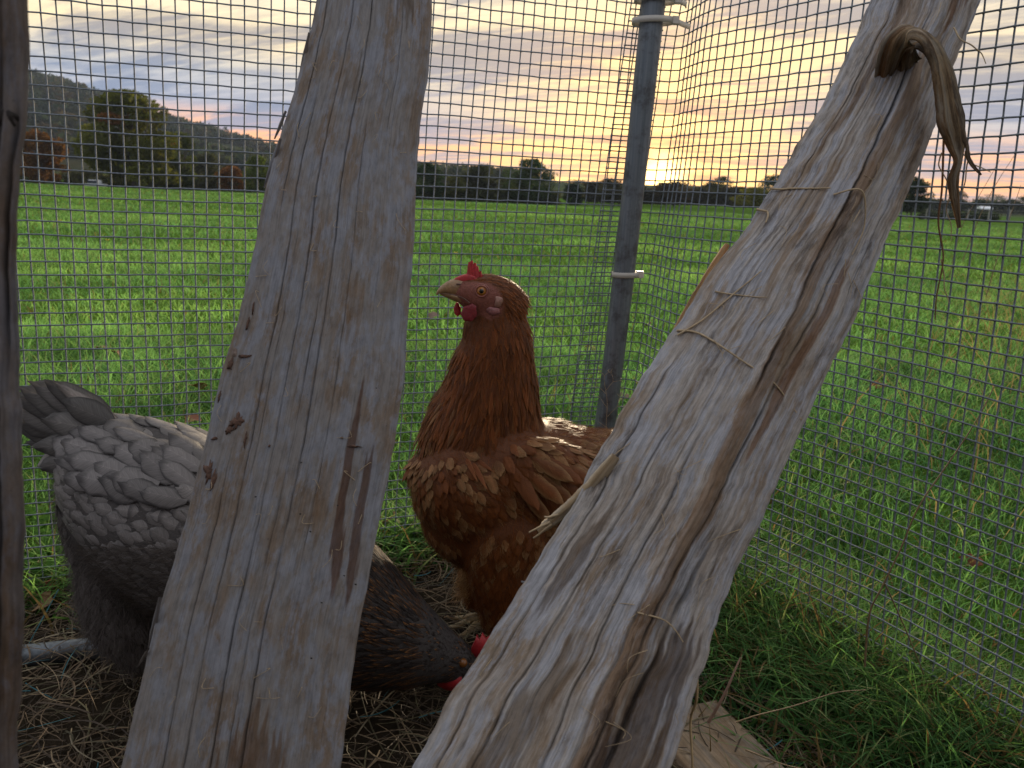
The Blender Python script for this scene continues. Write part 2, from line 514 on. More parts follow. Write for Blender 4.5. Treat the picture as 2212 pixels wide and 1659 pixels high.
# ---- straw litter on the floor of the run
def make_straw():
    paths, rad, cols = [], [], []
    n = 15000
    Vs, Fs, Cs = [], [], []
    X = RNG.uniform(-.75, .62, n); Y = RNG.uniform(.28, 1.0, n)
    k = side_out(X, Y) < -.002
    X, Y = X[k], Y[k]; n = len(X)
    L = RNG.uniform(.015, .085, n) * RNG.uniform(.5, 1.2, n); a = RNG.uniform(0, 2 * math.pi, n)
    w = RNG.uniform(.00022, .0009, n); z0 = RNG.uniform(.001, .022, n); tilt = RNG.normal(0, .12, n); curv = RNG.normal(0, .45, n); arch = RNG.uniform(-.1, .35, n)
    m = 6
    t = np.linspace(-.5, .5, m)
    ca = np.cos(a)[:, None]; sa = np.sin(a)[:, None]; LL = L[:, None]
    along = t[None] * LL; side = curv[:, None] * LL * (t[None] ** 2)
    px = X[:, None] + ca * along - sa * side; py = Y[:, None] + sa * along + ca * side
    pz = np.maximum(z0[:, None] + tilt[:, None] * along + arch[:, None] * LL * (.25 - t[None] ** 2) * .6, .0005)
    ww = w[:, None] * (1 - .5 * np.abs(t)[None])
    A = np.stack([px - sa * ww, py + ca * ww, pz], -1); B = np.stack([px + sa * ww, py - ca * ww, pz + .0003], -1)
    Cc = np.stack([px, py, pz + ww * 1.1], -1)
    V = np.stack([A, Cc, B], 2).reshape(-1, 3)
    f = []
    for i in range(m - 1):
        for s in (0, 1):
            f.append((3 * i + s, 3 * i + s + 1, 3 * i + s + 4, 3 * i + s + 3))
    F = (np.arange(n)[:, None, None] * (3 * m) + np.array(f)[None]).reshape(-1, 4)
    pal = np.array([[.30, .22, .13], [.22, .15, .09], [.36, .30, .20], [.12, .085, .055], [.17, .15, .08], [.09, .065, .045]])
    c = pal[RNG.choice(6, n, p=[.16, .22, .07, .22, .15, .18])] * RNG.uniform(.28, .75, (n, 1))
    tw = RNG.uniform(0, 1, n) < .018
    c[tw] = np.array([.02, .10, .12])
    C = np.repeat(c, 3 * m, 0)
    o = link_mesh('straw_litter', mesh_np('straw_litter', V, F, C), mat_attr('straw', .7, .3, 300, .3), smooth=False)
    tag(o, 'tangled hay and straw litter on the floor of the run', 'straw', kind='stuff')
make_straw()

# ---- wooded hill on the left, low ridges elsewhere
RIDGE = [(-900, 92), (-300, 140), (0, 172), (60, 182), (120, 195), (190, 216), (250, 238), (330, 265), (400, 284), (460, 299), (500, 309), (530, 318), (600, 334), (700, 354), (800, 362), (900, 376), (1100, 388), (1300, 399), (1500, 402), (1750, 420), (2000, 436), (2300, 448), (2900, 460)]
def ridge_el(px):
    xs = [a for a, _ in RIDGE]; ys = [b_ for _, b_ in RIDGE]
    return np.interp(px, xs, ys)
def make_hill():
    D1 = 700.0
    pxs = np.linspace(-900, 2900, 240)
    rows = np.concatenate([np.linspace(0, 1, 34), [1.05, 1.15, 1.3]])
    top = []
    for p in pxs:
        r = ray(p, float(ridge_el(p)))
        top.append((r.x / r.y, CAM_H + D1 * r.z / r.y))
    top = np.array(top)
    V = []
    for t in rows:
        d = 175 + (D1 - 175) * t
        for i, p in enumerate(pxs):
            x = top[i, 0] * d
            zb = float(gz(x, d)) - .4
            f = t if t < 1 else 2 - t
            s = f * f * (3 - 2 * f) if t < 1 else 1 - (t - 1) * .6
            V.append((x, d, zb + (top[i, 1] - zb) * s * (1.0 if t <= 1 else 1)))
    m, b, bs, out = mat_new('hillside')
    g = b.n('ShaderNodeNewGeometry').outputs['Position']
    n1 = b.noise(g, .018, 5, .6); n2 = b.noise(g, .25, 5, .7)
    c = b.ramp(n1, [(.38, (.03, .042, .02)), (.5, (.055, .05, .026)), (.56, (.05, .085, .025)), (.62, (.03, .045, .02))])
    c = b.mix(1.0, c, b.ramp(n2, [(.3, .5), (.7, 1.3)]), 'MULTIPLY')
    b._in(bs.inputs['Base Color'], c); bs.inputs['Roughness'].default_value = 1; bs.inputs['Specular IOR Level'].default_value = 0
    o = link_mesh('hill', mesh_np('hill', np.array(V), grid_faces(240, len(rows))), m)
    tag(o, kind='structure')
    return top, pxs
HTOP, HPX = make_hill()
def hill_z(px, t):
    d = 175 + (700 - 175) * t
    xr = np.interp(px, HPX, HTOP[:, 0]); zt = np.interp(px, HPX, HTOP[:, 1])
    x = xr * d; zb = gz(x, d) - .4
    return x, d, zb + (zt - zb) * (t * t * (3 - 2 * t))

LEAF = mat_leafy('foliage', .40, .8, .05)
def leaf_tris(cent, size, n, base, var=.35, flat=.8):
    """random leaf-clump triangles round given centres; cent (k,3), size (k,3) radii"""
    k = len(cent)
    idx = RNG.integers(0, k, n)
    v = RNG.normal(0, 1, (n, 3)); v /= np.linalg.norm(v, axis=1)[:, None]
    r = RNG.uniform(.35, 1.0, (n, 1)) ** .5
    p = cent[idx] + v * r * size[idx]
    return p, idx
def tri_cloud(p, s, col):
    n = len(p)
    a = RNG.normal(0, 1, (n, 3)); a /= np.linalg.norm(a, axis=1)[:, None]
    b_ = np.cross(a, RNG.normal(0, 1, (n, 3))); b_ /= np.linalg.norm(b_, axis=1)[:, None] + 1e-9
    s = np.asarray(s).reshape(-1, 1)
    V = np.stack([p + a * s, p - a * s * .5 + b_ * s * .8, p - a * s * .5 - b_ * s * .8], 1).reshape(-1, 3)
    F = np.arange(3 * n).reshape(-1, 3)
    return V, F, np.repeat(col, 3, 0)
def make_woodland():
    n = 2300
    t = RNG.uniform(.12, 1.0, n) ** .8; px = RNG.uniform(-250, 1150, n)
    x, d, z = hill_z(px, t)
    rad = RNG.uniform(2.6, 4.6, n)
    cols = np.array([[.022, .036, .022], [.032, .044, .022], [.048, .040, .024], [.020, .034, .022], [.040, .048, .022]])
    cc = cols[RNG.integers(0, 5, n)] * RNG.uniform(.7, 1.3, (n, 1))
    keep = (fbm(x * .012, d * .012, 77, 2) > .34) | (t > .8)
    x, d, z, rad, cc = x[keep], d[keep], z[keep], rad[keep], cc[keep]; n = len(x)
    k = 44
    cent = np.stack([x, d, z + rad * .8], -1)
    P_ = np.repeat(cent, k, 0); RR = np.repeat(rad, k)
    v = RNG.normal(0, 1, (n * k, 3)); v /= np.linalg.norm(v, axis=1)[:, None]
    P_ = P_ + v * RR[:, None] * np.array([1, 1, 1.05]) * RNG.uniform(.6, 1, (n * k, 1))
    V, F, C = tri_cloud(P_, RR * RNG.uniform(.28, .5, n * k), np.repeat(cc, k, 0) * RNG.uniform(.7, 1.3, (n * k, 1)))
    o = link_mesh('woodland', mesh_np('woodland', V, F, C), LEAF, smooth=False)
    tag(o, 'dark woodland covering the distant hillside', 'woodland', kind='stuff')
make_woodland()

TRUNK = mat_simple('tree_bark', (.07, .055, .04), .9, 0, 8, .4, .5, .02)
def tree(name, px, py_base, d, wpx, hpx, col, label, cat='tree', group=None, n=5200, autumn=.0, trunk=.25, gaps=.5, leaf=.20):
    """wpx/hpx: size as measured from the gate, turned into metres at distance d"""
    k = d / FPX
    base = P(px, py_base, d)
    z0 = float(gz(base.x, base.y))
    z0 = min(z0, base.z) if d > 125 else z0
    base = Vector((base.x, base.y, base.z if abs(base.z - z0) < 1.2 or d > 125 else z0))
    w, h = wpx * k, hpx * k
    root = empty(name, base)
    tag(root, label, cat, group)
    rn = np.random.default_rng(int(px * 7 + hpx))
    b0 = np.array(base)
    # trunk and limbs
    th = h * max(trunk, .12)
    paths = [np.array([b0 + (0, 0, -.3), b0 + (0, 0, th), b0 + (w * .02, 0, h * .75)])]
    rad = [np.array([h * .035, h * .026, h * .008])]
    ends = []
    for i in range(9):
        a = rn.uniform(0, 2 * math.pi); r = rn.uniform(.18, .40) * w; zz = rn.uniform(.42, .92) * h
        s = b0 + (0, 0, th * rn.uniform(.8, 1.4)); e = b0 + (math.cos(a) * r, math.sin(a) * r, zz)
        paths.append(np.array([s, (s + e) / 2 + (0, 0, h * .05), e])); rad.append(np.array([h * .014, h * .009, h * .003]))
    V, F = tubes(paths, rad, 6)
    link_mesh('trunk', mesh_np('trunk', V, F), TRUNK, root)
    # crown: clumps of leaf sprays over an uneven dome
    nc = 70
    ang = rn.uniform(0, 2 * math.pi, nc); hh = rn.uniform(0, 1, nc)
    lo = trunk * .75
    prof = np.sqrt(np.clip(1 - ((hh - .42) / .60) ** 2, .05, 1))
    rr = np.sqrt(rn.uniform(.05, 1, nc)) * prof * w * .42 * rn.uniform(.8, 1.12, nc)
    cent = np.stack([b0[0] + np.cos(ang) * rr, b0[1] + np.sin(ang) * rr, b0[2] + h * (lo + (.97 - lo) * (hh * .9 + .03))], -1)
    size = np.stack([rn.uniform(.09, .17, nc) * w] * 2 + [rn.uniform(.06, .12, nc) * h], -1)
    p, idx = leaf_tris(cent, size, n, None)
    c = np.array(col)[None] * 1.15 * rn.uniform(.65, 1.35, (nc, 1))[idx] * RNG.uniform(.75, 1.25, (n, 1))
    if autumn:
        au = (rn.uniform(0, 1, nc) < autumn)[idx]
        c[au] = np.array([.17, .075, .02]) * RNG.uniform(.6, 1.2, (au.sum(), 1))
    V, F, C = tri_cloud(p, leaf * RNG.uniform(.6, 1.4, n) * (h / 8) ** .5, c)
    link_mesh('crown', mesh_np('crown', V, F, C), LEAF, root, smooth=False)
    return root
OLIVE = (.080, .088, .014); DARK = (.024, .042, .016); BROWN = (.12, .060, .020); GREEN = (.045, .075, .016); DULL = (.045, .050, .022)
tree('broad_tree', 292, 410, 104, 215, 205, OLIVE, 'largest broad spreading tree at the left edge of the field', n=17000, autumn=.04, trunk=.10, leaf=.20)
tree('round_tree', 390, 412, 112, 95, 120, (.05, .066, .016), 'smaller round tree tucked against the right side of the largest tree', n=6000, trunk=.08)
tree('autumn_tree', 95, 402, 108, 105, 112, BROWN, 'rusty brown autumn tree at the far left of the field edge', n=7000, trunk=.12, autumn=.3)
tree('dark_tree', 22, 402, 120, 90, 100, DARK, 'tall dark tree behind the left edge post', n=5000, trunk=.1)
tree('rusty_bush', 500, 416, 112, 62, 56, (.13, .062, .024), 'low rusty brown bush left of the barkless plank', 'bush', n=3500, trunk=.06, autumn=.5)
tree('green_bush', 556, 418, 108, 75, 78, (.060, .085, .018), 'yellow green bush half behind the left plank', 'bush', n=4500, trunk=.06)
tree('hedge_tree', 450, 414, 135, 80, 80, DULL, 'dull grey green tree between the round tree and the rusty bush', n=4500, trunk=.08)
tree('hedge_tree', 925, 432, 118, 80, 78, DARK, 'dark hedge tree just right of the left plank', group='trees in the middle hedge', n=5000, trunk=.06)
tree('hedge_tree', 978, 434, 122, 72, 52, (.065, .072, .022), 'low olive hedge tree second from the left plank', group='trees in the middle hedge', n=4500, trunk=.06)
tree('hedge_tree', 1035, 436, 126, 85, 78, (.034, .040, .016), 'dark brown green hedge tree above the red comb', group='trees in the middle hedge', n=6000, trunk=.06)
tree('airy_tree', 1140, 438, 124, 118, 92, (.034, .055, .02), 'tallest open crowned tree in the middle hedge', group='trees in the middle hedge', n=6500, trunk=.08, gaps=.8)
tree('hedge_tree', 1090, 438, 132, 60, 50, DULL, 'small dull tree at the left foot of the open crowned tree', group='trees in the middle hedge', n=3500, trunk=.06)
tree('round_bush', 1237, 443, 128, 56, 46, (.018, .030, .015), 'dark round bush standing alone left of the metal post', 'bush', n=4500, trunk=.04)
tree('far_tree', 1180, 418, 260, 60, 36, DARK, 'distant dark tree behind the pale slope', n=2500, trunk=.05)
tree('far_tree', 1245, 420, 270, 70, 32, DARK, 'distant dark tree above the lone round bush', n=2500, trunk=.05)
tree('hedge_tree', 1320, 438, 140, 80, 52, (.04, .04, .02), 'dark tree touching the left side of the metal post', n=4500, trunk=.06)
tree('sunset_tree', 1455, 442, 150, 120, 50, (.05, .038, .02), 'wide low tree under the setting sun', n=6000, trunk=.05)
tree('sunset_tree', 1535, 442, 160, 70, 46, DULL, 'dark low tree right of the setting sun', n=4500, trunk=.05)
tree('field_tree', 1555, 420, 240, 58, 38, DARK, 'rounded tree standing up from the skyline right of the sun', n=3000, trunk=.12)
tree('yellow_bush', 1625, 444, 120, 95, 40, (.085, .092, .022), 'yellow olive bush against the leaning log', 'bush', n=4500, trunk=.04)
tree('field_tree', 1670, 430, 200, 80, 52, DARK, 'dark tree partly behind the upper leaning log', n=4000, trunk=.1)
tree('dark_tree', 1968, 464, 105, 66, 78, (.024, .040, .016), 'dark tree just right of the leaning log', n=5000, trunk=.14)
tree('far_tree', 2065, 452, 230, 52, 40, DULL, 'faint tree behind the hanging bark strip', n=2500, trunk=.12)
tree('far_tree', 2140, 450, 260, 75, 30, (.028, .045, .018), 'distant rounded tree right of the hanging bark strip', n=2500, trunk=.06)
tree('far_tree', 2205, 456, 240, 55, 32, DARK, 'distant dark tree at the right edge of the view', n=2200, trunk=.06)

def make_hedge(name, pts, h, col, label, n=9000, w=1.5):
    pts = np.array([[*P(a, b_, d)] for a, b_, d in pts])
    t = RNG.uniform(0, 1, n) * (len(pts) - 1); i = t.astype(int).clip(0, len(pts) - 2); f = (t - i)[:, None]
    c = pts[i] * (1 - f) + pts[i + 1] * f
    hh = h * (.5 + .9 * fbm(c[:, 0] * .35, c[:, 1] * .02, 60, 3))
    p = c + np.stack([RNG.normal(0, w * .3, n), RNG.normal(0, w * .5, n), RNG.uniform(-.1, 1, n) * hh], -1)
    cc = np.array(col)[None] * 1.3 * RNG.uniform(.6, 1.4, (n, 1)) * (.6 + .8 * fbm(c[:, 0] * .5, c[:, 1] * .1, 61, 2))[:, None]
    V, F, C = tri_cloud(p, RNG.uniform(.12, .30, n) * (1 + pts[:, 1].mean() / 300), cc)
    o = link_mesh(name, mesh_np(name, V, F, C), LEAF, smooth=False)
    tag(o, label, 'hedge')
make_hedge('hedge', [(-150, 394, 118), (200, 405, 118), (420, 412, 118), (620, 420, 118)], 2.2, (.045, .048, .022), 'low dark hedge along the left part of the field edge', 9000)
make_hedge('hedge', [(880, 430, 124), (1010, 434, 124), (1150, 438, 126), (1200, 440, 126)], 2.0, (.045, .05, .02), 'low hedge at the foot of the middle trees', 8000)
make_hedge('hedge', [(1262, 432, 150), (1400, 438, 150), (1560, 440, 150), (1720, 446, 150)], 2.8, (.035, .034, .018), 'long dark hedge either side of the metal post under the sun', 12000)
make_hedge('hedge', [(1930, 454, 230), (2080, 456, 230), (2240, 462, 230)], 3.2, (.030, .040, .02), 'far hedge beyond the second field on the right', 8000)
make_hedge('hedge', [(1990, 470, 112), (2080, 472, 112), (2150, 474, 112)], .8, (.03, .045, .02), 'short clipped hedge at the right end of the field', 3000, .8)

# ---- small distant things
def box(name, c, s, mat, parent=None, rz=0.0, bev=.1):
    bm = bmesh.new(); bmesh.ops.create_cube(bm, size=1)
    bmesh.ops.scale(bm, vec=s, verts=bm.verts)
    if bev: bmesh.ops.bevel(bm, geom=bm.edges[:], offset=min(s) * bev, segments=2, affect='EDGES')
    bmesh.ops.rotate(bm, matrix=Matrix.Rotation(rz, 3, 'Z'), verts=bm.verts)
    bmesh.ops.translate(bm, vec=c, verts=bm.verts)
    me = bpy.data.meshes.new(name); bm.to_mesh(me); bm.free()
    return link_mesh(name, me, mat, parent, smooth=False)
WHITE = mat_simple('white_paint', (.75, .77, .80), .4, 0, 3, .06, 0)
GLASSY = mat_simple('dark_window', (.05, .06, .08), .15, 0, 3, .1, 0)
TYRE = mat_simple('tyre_rubber', (.02, .02, .02), .8, 0, 10, .2, 0)
def small_van(px, py, d, label, L=4.2):
    p = P(px, py, d); r = empty('parked_van', p); tag(r, label, 'van')
    box('body', (p.x, p.y, p.z + .75), (L, 1.8, .9), WHITE, r, .1)
    box('cabin', (p.x - .2, p.y, p.z + 1.45), (L * .6, 1.6, .6), WHITE, r, .1, .25)
    box('side_window', (p.x - .2, p.y - .78, p.z + 1.45), (L * .5, .1, .38), GLASSY, r, .1)
    for s in (-1, 1):
        V, F = tubes([np.array([[p.x + s * L * .3, p.y - .95, p.z + .32], [p.x + s * L * .3, p.y - .7, p.z + .32]])], [.33], 12)
        link_mesh('wheel', mesh_np('wheel', V, F), TYRE, r)
small_van(210, 415, 116, 'small white van just beyond the field below the largest tree', 2.7)
def polytunnel(px, py, d):
    p = P(px, py, d); n = 14; Vv = []
    for j in range(6):
        for i in range(n):
            a = math.pi * i / (n - 1)
            Vv.append((p.x - 2 + .7 * j, p.y + 1.2 * math.cos(a), p.z + .8 * math.sin(a)))
    root = empty('polytunnel', p); tag(root, 'small white arched polytunnel beyond the far right hedge', 'polytunnel')
    link_mesh('cover', mesh_np('cover', np.array(Vv), grid_faces(n, 6)), WHITE, root)
    box('end_panel', (p.x - 2.02, p.y, p.z + .35), (.06, 1.9, .6), WHITE, root, 0, 0)
polytunnel(2128, 452, 222)
POSTM = mat_simple('grey_timber', (.28, .27, .25), .85, 0, 20, .3, .3, .01)
def field_fence():
    r = empty('field_fence', P(2080, 470, 106)); tag(r, 'low post and wire stock fence at the right edge of the field', 'fence')
    tops = []
    for i, px in enumerate([1958, 2000, 2045, 2090, 2135, 2180, 2225]):
        p = P(px, 468 + i * 1.0, 106); tops.append(np.array(p))
        box('fence_post', (p.x, p.y, p.z + .45), (.16, .16, 1.5), POSTM, r, 0, .1)
    for k in (.35, .7, 1.05):
        pl = np.array([t + (0, -.1, k) for t in tops])
        V, F = tubes([pl], [.012], 4); link_mesh('fence_wire', mesh_np('fence_wire', V, F), POSTM, r)
field_fence()

# ---- evening air
hz = box('haze', (0, 400, 55), (2400, 820, 150), None, None, 0, 0)
hm = bpy.data.materials.new('haze'); hm.use_nodes = True; hm.node_tree.nodes.clear()
_b = NB(hm.node_tree); _v = _b.n('ShaderNodeVolumePrincipled'); _o = _b.n('ShaderNodeOutputMaterial')
_v.inputs['Color'].default_value = (.62, .74, .95, 1); _v.inputs['Density'].default_value = .00016
hm.node_tree.links.new(_v.outputs[0], _o.inputs['Volume'])
hz.data.materials.clear(); hz.data.materials.append(hm)
tag(hz, kind='stuff')
# ------------------------------------------------------------------ the wire run
def mat_galv():
    m, b, bs, out = mat_new('galvanised_wire')
    tc = b.n('ShaderNodeTexCoord').outputs['Object']
    n = b.noise(tc, 400, 4, .6)
    b._in(bs.inputs['Base Color'], b.ramp(n, [(.3, (.125, .148, .175)), (.7, (.22, .255, .295))]))
    bs.inputs['Metallic'].default_value = .1; bs.inputs['Roughness'].default_value = .75; bs.inputs['Specular IOR Level'].default_value = .25
    bump(b, bs, n, .4, .0003)
    return m
GALV = mat_galv()
PITCHW = 0.0127
def resample(pts, step, off=0.0):
    pts = spline(np.array(pts), 400)
    s = np.concatenate([[0], np.cumsum(np.linalg.norm(np.diff(pts, axis=0), axis=1))])
    q = np.arange(off, s[-1], step)
    return np.stack([np.interp(q, s, pts[:, 0]), np.interp(q, s, pts[:, 1])], -1)
def wire_sheet(name, path, leans, z0, z1, label, seed, zoff=0.0, wr=.00078, fan=0.0):
    pl = resample(path, PITCHW); n = len(pl)
    t = np.linspace(0, 1, n)
    lean = np.interp(t, [a for a, _ in leans], [b_ for _, b_ in leans])
    zs = np.arange(z0 + zoff, z1, PITCHW); k = len(zs)
    nrm = np.gradient(pl, axis=0); nrm /= np.linalg.norm(nrm, axis=1)[:, None]
    nn = np.stack([-nrm[:, 1], nrm[:, 0]], -1)
    I, J = np.meshgrid(np.arange(n), np.arange(k), indexing='ij')
    Z = zs[J] + (fbm(I * .12, J * .12, seed, 2) - .5) * .004 + RNG.normal(0, .00022, I.shape) + fan * I * PITCHW
    bul = (fbm(I * .05, J * .05, seed + 5, 2) - .5) * .012 + RNG.normal(0, .00018, I.shape)
    sl = (fbm(I * .1 + 50, J * .1, seed + 9, 2) - .5) * .003
    X = pl[I, 0] + lean[I] * (Z - CAM_H) + nn[I, 0] * bul + nrm[I, 0] * sl
    Y = pl[I, 1] + nn[I, 1] * bul + nrm[I, 1] * sl
    N = np.stack([X, Y, Z], -1)
    off = np.stack([nn[I, 0], nn[I, 1], np.zeros_like(Z)], -1) * wr * .9
    paths, rad = [], []
    for i in range(n): paths.append(N[i] + off[i]); rad.append(wr)
    for j in range(k): paths.append(N[:, j] - off[:, j]); rad.append(wr)
    V, F = tubes(paths, rad, 5)
    # zinc blobs where the wires are welded
    c = N.reshape(-1, 3); r = wr * RNG.uniform(1.7, 2.3, len(c))
    o6 = np.array([[1, 0, 0], [-1, 0, 0], [0, 1, 0], [0, -1, 0], [0, 0, 1], [0, 0, -1]])
    V2 = (c[:, None] + r[:, None, None] * o6[None]).reshape(-1, 3)
    f8 = np.array([[0, 2, 4], [2, 1, 4], [1, 3, 4], [3, 0, 4], [2, 0, 5], [1, 2, 5], [3, 1, 5], [0, 3, 5]])
    F2 = (np.arange(len(c))[:, None, None] * 6 + f8[None]).reshape(-1, 3)
    root = empty(name, (pl[n // 2, 0], pl[n // 2, 1], 0)); tag(root, label, 'wire fence')
    o = link_mesh('woven_wire', mesh_np('woven_wire', V, F), GALV, root); tag(o, kind='stuff')
    o = link_mesh('weld_bead', mesh_np('weld_bead', V2, F2), GALV, root); tag(o, kind='stuff')
    return root
LEAN_A, LEAN_P = .026, .040
wire_sheet('wire_fence', [LEFT_A, LEFT_B], [(0, LEAN_A), (.5, .040), (1, .045)], -.01, .90, 'square welded wire mesh behind the grey hen, left of the metal post', 3)
wire_sheet('wire_fence', RIGHT_P, [(0, .075), (.12, .06), (.35, .0), (.75, -.06), (1, -.07)], -.01, .90, 'square welded wire mesh running from the metal post to the right edge', 8, zoff=.0055)

def mat_tube():
    m, b, bs, out = mat_new('galvanised_tube')
    tc = b.n('ShaderNodeTexCoord').outputs['Object']
    n = b.noise(b.vscale(tc, (300, 300, 12)), 1, 5, .6); n2 = b.noise(tc, 45, 7, .72)
    c = b.ramp(n, [(.3, (.10, .12, .14)), (.7, (.17, .195, .22))])
    c = b.mix(b.ramp(n2, [(.48, 0.), (.62, .75)]), c, (.055, .055, .058))
    c = b.mix(b.ramp(b.noise(b.vscale(tc, (500, 500, 60)), 1, 3, .6), [(.66, 0.), (.74, .6)]), c, (.26, .27, .28))
    b._in(bs.inputs['Base Color'], c)
    bs.inputs['Metallic'].default_value = .45; bs.inputs['Roughness'].default_value = .5
    bump(b, bs, n, .15, .0004)
    return m
TUBE = mat_tube()
def at_z(px, py, d): return np.array(P(px, py, d))
pa = at_z(1418, -60, .950); pb = at_z(1352, 553, .950); pc = at_z(1308, 919, .945)
dirp = (pc - pb) / np.linalg.norm(pc - pb)
pend = pc + dirp * ((pc[2] + .01) / -dirp[2])
root = empty('metal_post', (pend[0], pend[1], 0)); tag(root, 'round galvanised corner post of the run, leaning slightly', 'post')
pts = spline(np.array([pa + (pa - pb) * .25, pa, pb, pc, pend]), 30)
V, F = tubes([pts], [.0133], 28)
link_mesh('tube', mesh_np('tube', V, F), TUBE, root)
top = pts[0]; V, F = tubes([np.array([top, top + np.array([0, 0, .004]), top + np.array([0, 0, .012]), top + np.array([0, 0, .014])])], [np.array([.0142, .0142, .010, .001])], 24)
link_mesh('end_cap', mesh_np('end_cap', V, F), mat_simple('black_plastic', (.03, .03, .03), .5), root)

def post_at(py):
    """axis point of the post at picture height py"""
    best = min(range(400), key=lambda i: abs(proj(pts[0] + (pts[-1] - pts[0]) * 0 + spline(pts, 400)[i])[1] - py)) if False else None
    sp = POST_SP
    j = int(np.argmin([abs(proj(q)[1] - py) for q in sp]))
    return sp[j]
POST_SP = spline(pts, 400)
def mat_nylon():
    m, b, bs, out = mat_new('white_nylon')
    bs.inputs['Base Color'].default_value = (.62, .60, .56, 1); bs.inputs['Roughness'].default_value = .4
    tr = b.n('ShaderNodeBsdfTranslucent'); tr.inputs[0].default_value = (.7, .66, .58, 1)
    mx = b.n('ShaderNodeMixShader'); mx.inputs[0].default_value = .35
    b.nt.links.new(bs.outputs[0], mx.inputs[1]); b.nt.links.new(tr.outputs[0], mx.inputs[2]); b.nt.links.new(mx.outputs[0], out.inputs[0])
    return m
NYLON = mat_nylon()
def strap(path, w, th, up=(0, 0, 1)):
    """flat band following a path"""
    p = np.asarray(path, float); n = len(p)
    t = np.gradient(p, axis=0); t /= np.linalg.norm(t, axis=1)[:, None]
    u = np.array(up, float); s = np.cross(t, u); s /= np.linalg.norm(s, axis=1)[:, None] + 1e-9
    u2 = np.cross(s, t)
    q = [p + u2 * w / 2 + s * th / 2, p + u2 * w / 2 - s * th / 2, p - u2 * w / 2 - s * th / 2, p - u2 * w / 2 + s * th / 2]
    V = np.stack(q, 1).reshape(-1, 3)
    F = grid_faces(4, n, True)
    F = np.concatenate([F, [[0, 3, 2, 1]], [[4 * n - 4, 4 * n - 3, 4 * n - 2, 4 * n - 1]]])
    return V, F
def cable_tie(py, tail, label, rx=.0195, tilt=0.0):
    c = post_at(py) + np.array([.002, 0, 0])
    r = empty('cable_tie', c); tag(r, label, 'cable tie', 'white cable ties on the metal post')
    a = np.linspace(-.2, 2 * math.pi - .5, 40)
    path = np.stack([c[0] + rx * np.cos(a), c[1] + .0158 * np.sin(a), c[2] + tilt * np.cos(a)], -1)
    V, F = strap(path, .0065, .0012)
    link_mesh('strap', mesh_np('strap', V, F), NYLON, r, smooth=False)
    box('tie_head', (c[0] + rx + .001, c[1] - .004, c[2] + tilt), (.0085, .0065, .0085), NYLON, r, .15, .12)
    if tail:
        pth = np.array([[c[0] + rx + .004, c[1] - .003, c[2] + tilt - .001], [c[0] + rx + .012, c[1] + .001, c[2] + tilt - .003], [c[0] + rx + tail, c[1] + .004, c[2] + tilt - .0045]])
        V, F = strap(spline(pth, 8), .0058, .0011)
        link_mesh('tail', mesh_np('tail', V, F), NYLON, r, smooth=False)
    for k in range(22):   # ratchet ribs along the front of the strap
        pass
    return r
cable_tie(46, .020, 'white cable tie round the upper post with its cut tail showing', .0235, .001)
cable_tie(-2, .012, 'white cable tie at the very top of the visible post', .0235)
cable_tie(592, 0, 'white cable tie on the post level with the brown hen head', .0165, .0008)

# floor rail of the run
ra = G(-260, 1418, .010); rb = P(1308, 985, 0.93)
rb = Vector((LEFT_B[0] - .03, LEFT_B[1] - .03, .010))
ra2 = G(60, 1416, .010)
mid = G(245, 1396, .010)
dirr = (mid - ra2).normalized()
V, F = tubes([np.array([ra2 - dirr * .45, ra2, mid, mid + dirr * .22])], [.0105], 18)
o = link_mesh('floor_rail', mesh_np('floor_rail', V, F), TUBE)
tag(o, 'galvanised tube lying on the straw under the grey hen', 'rail')

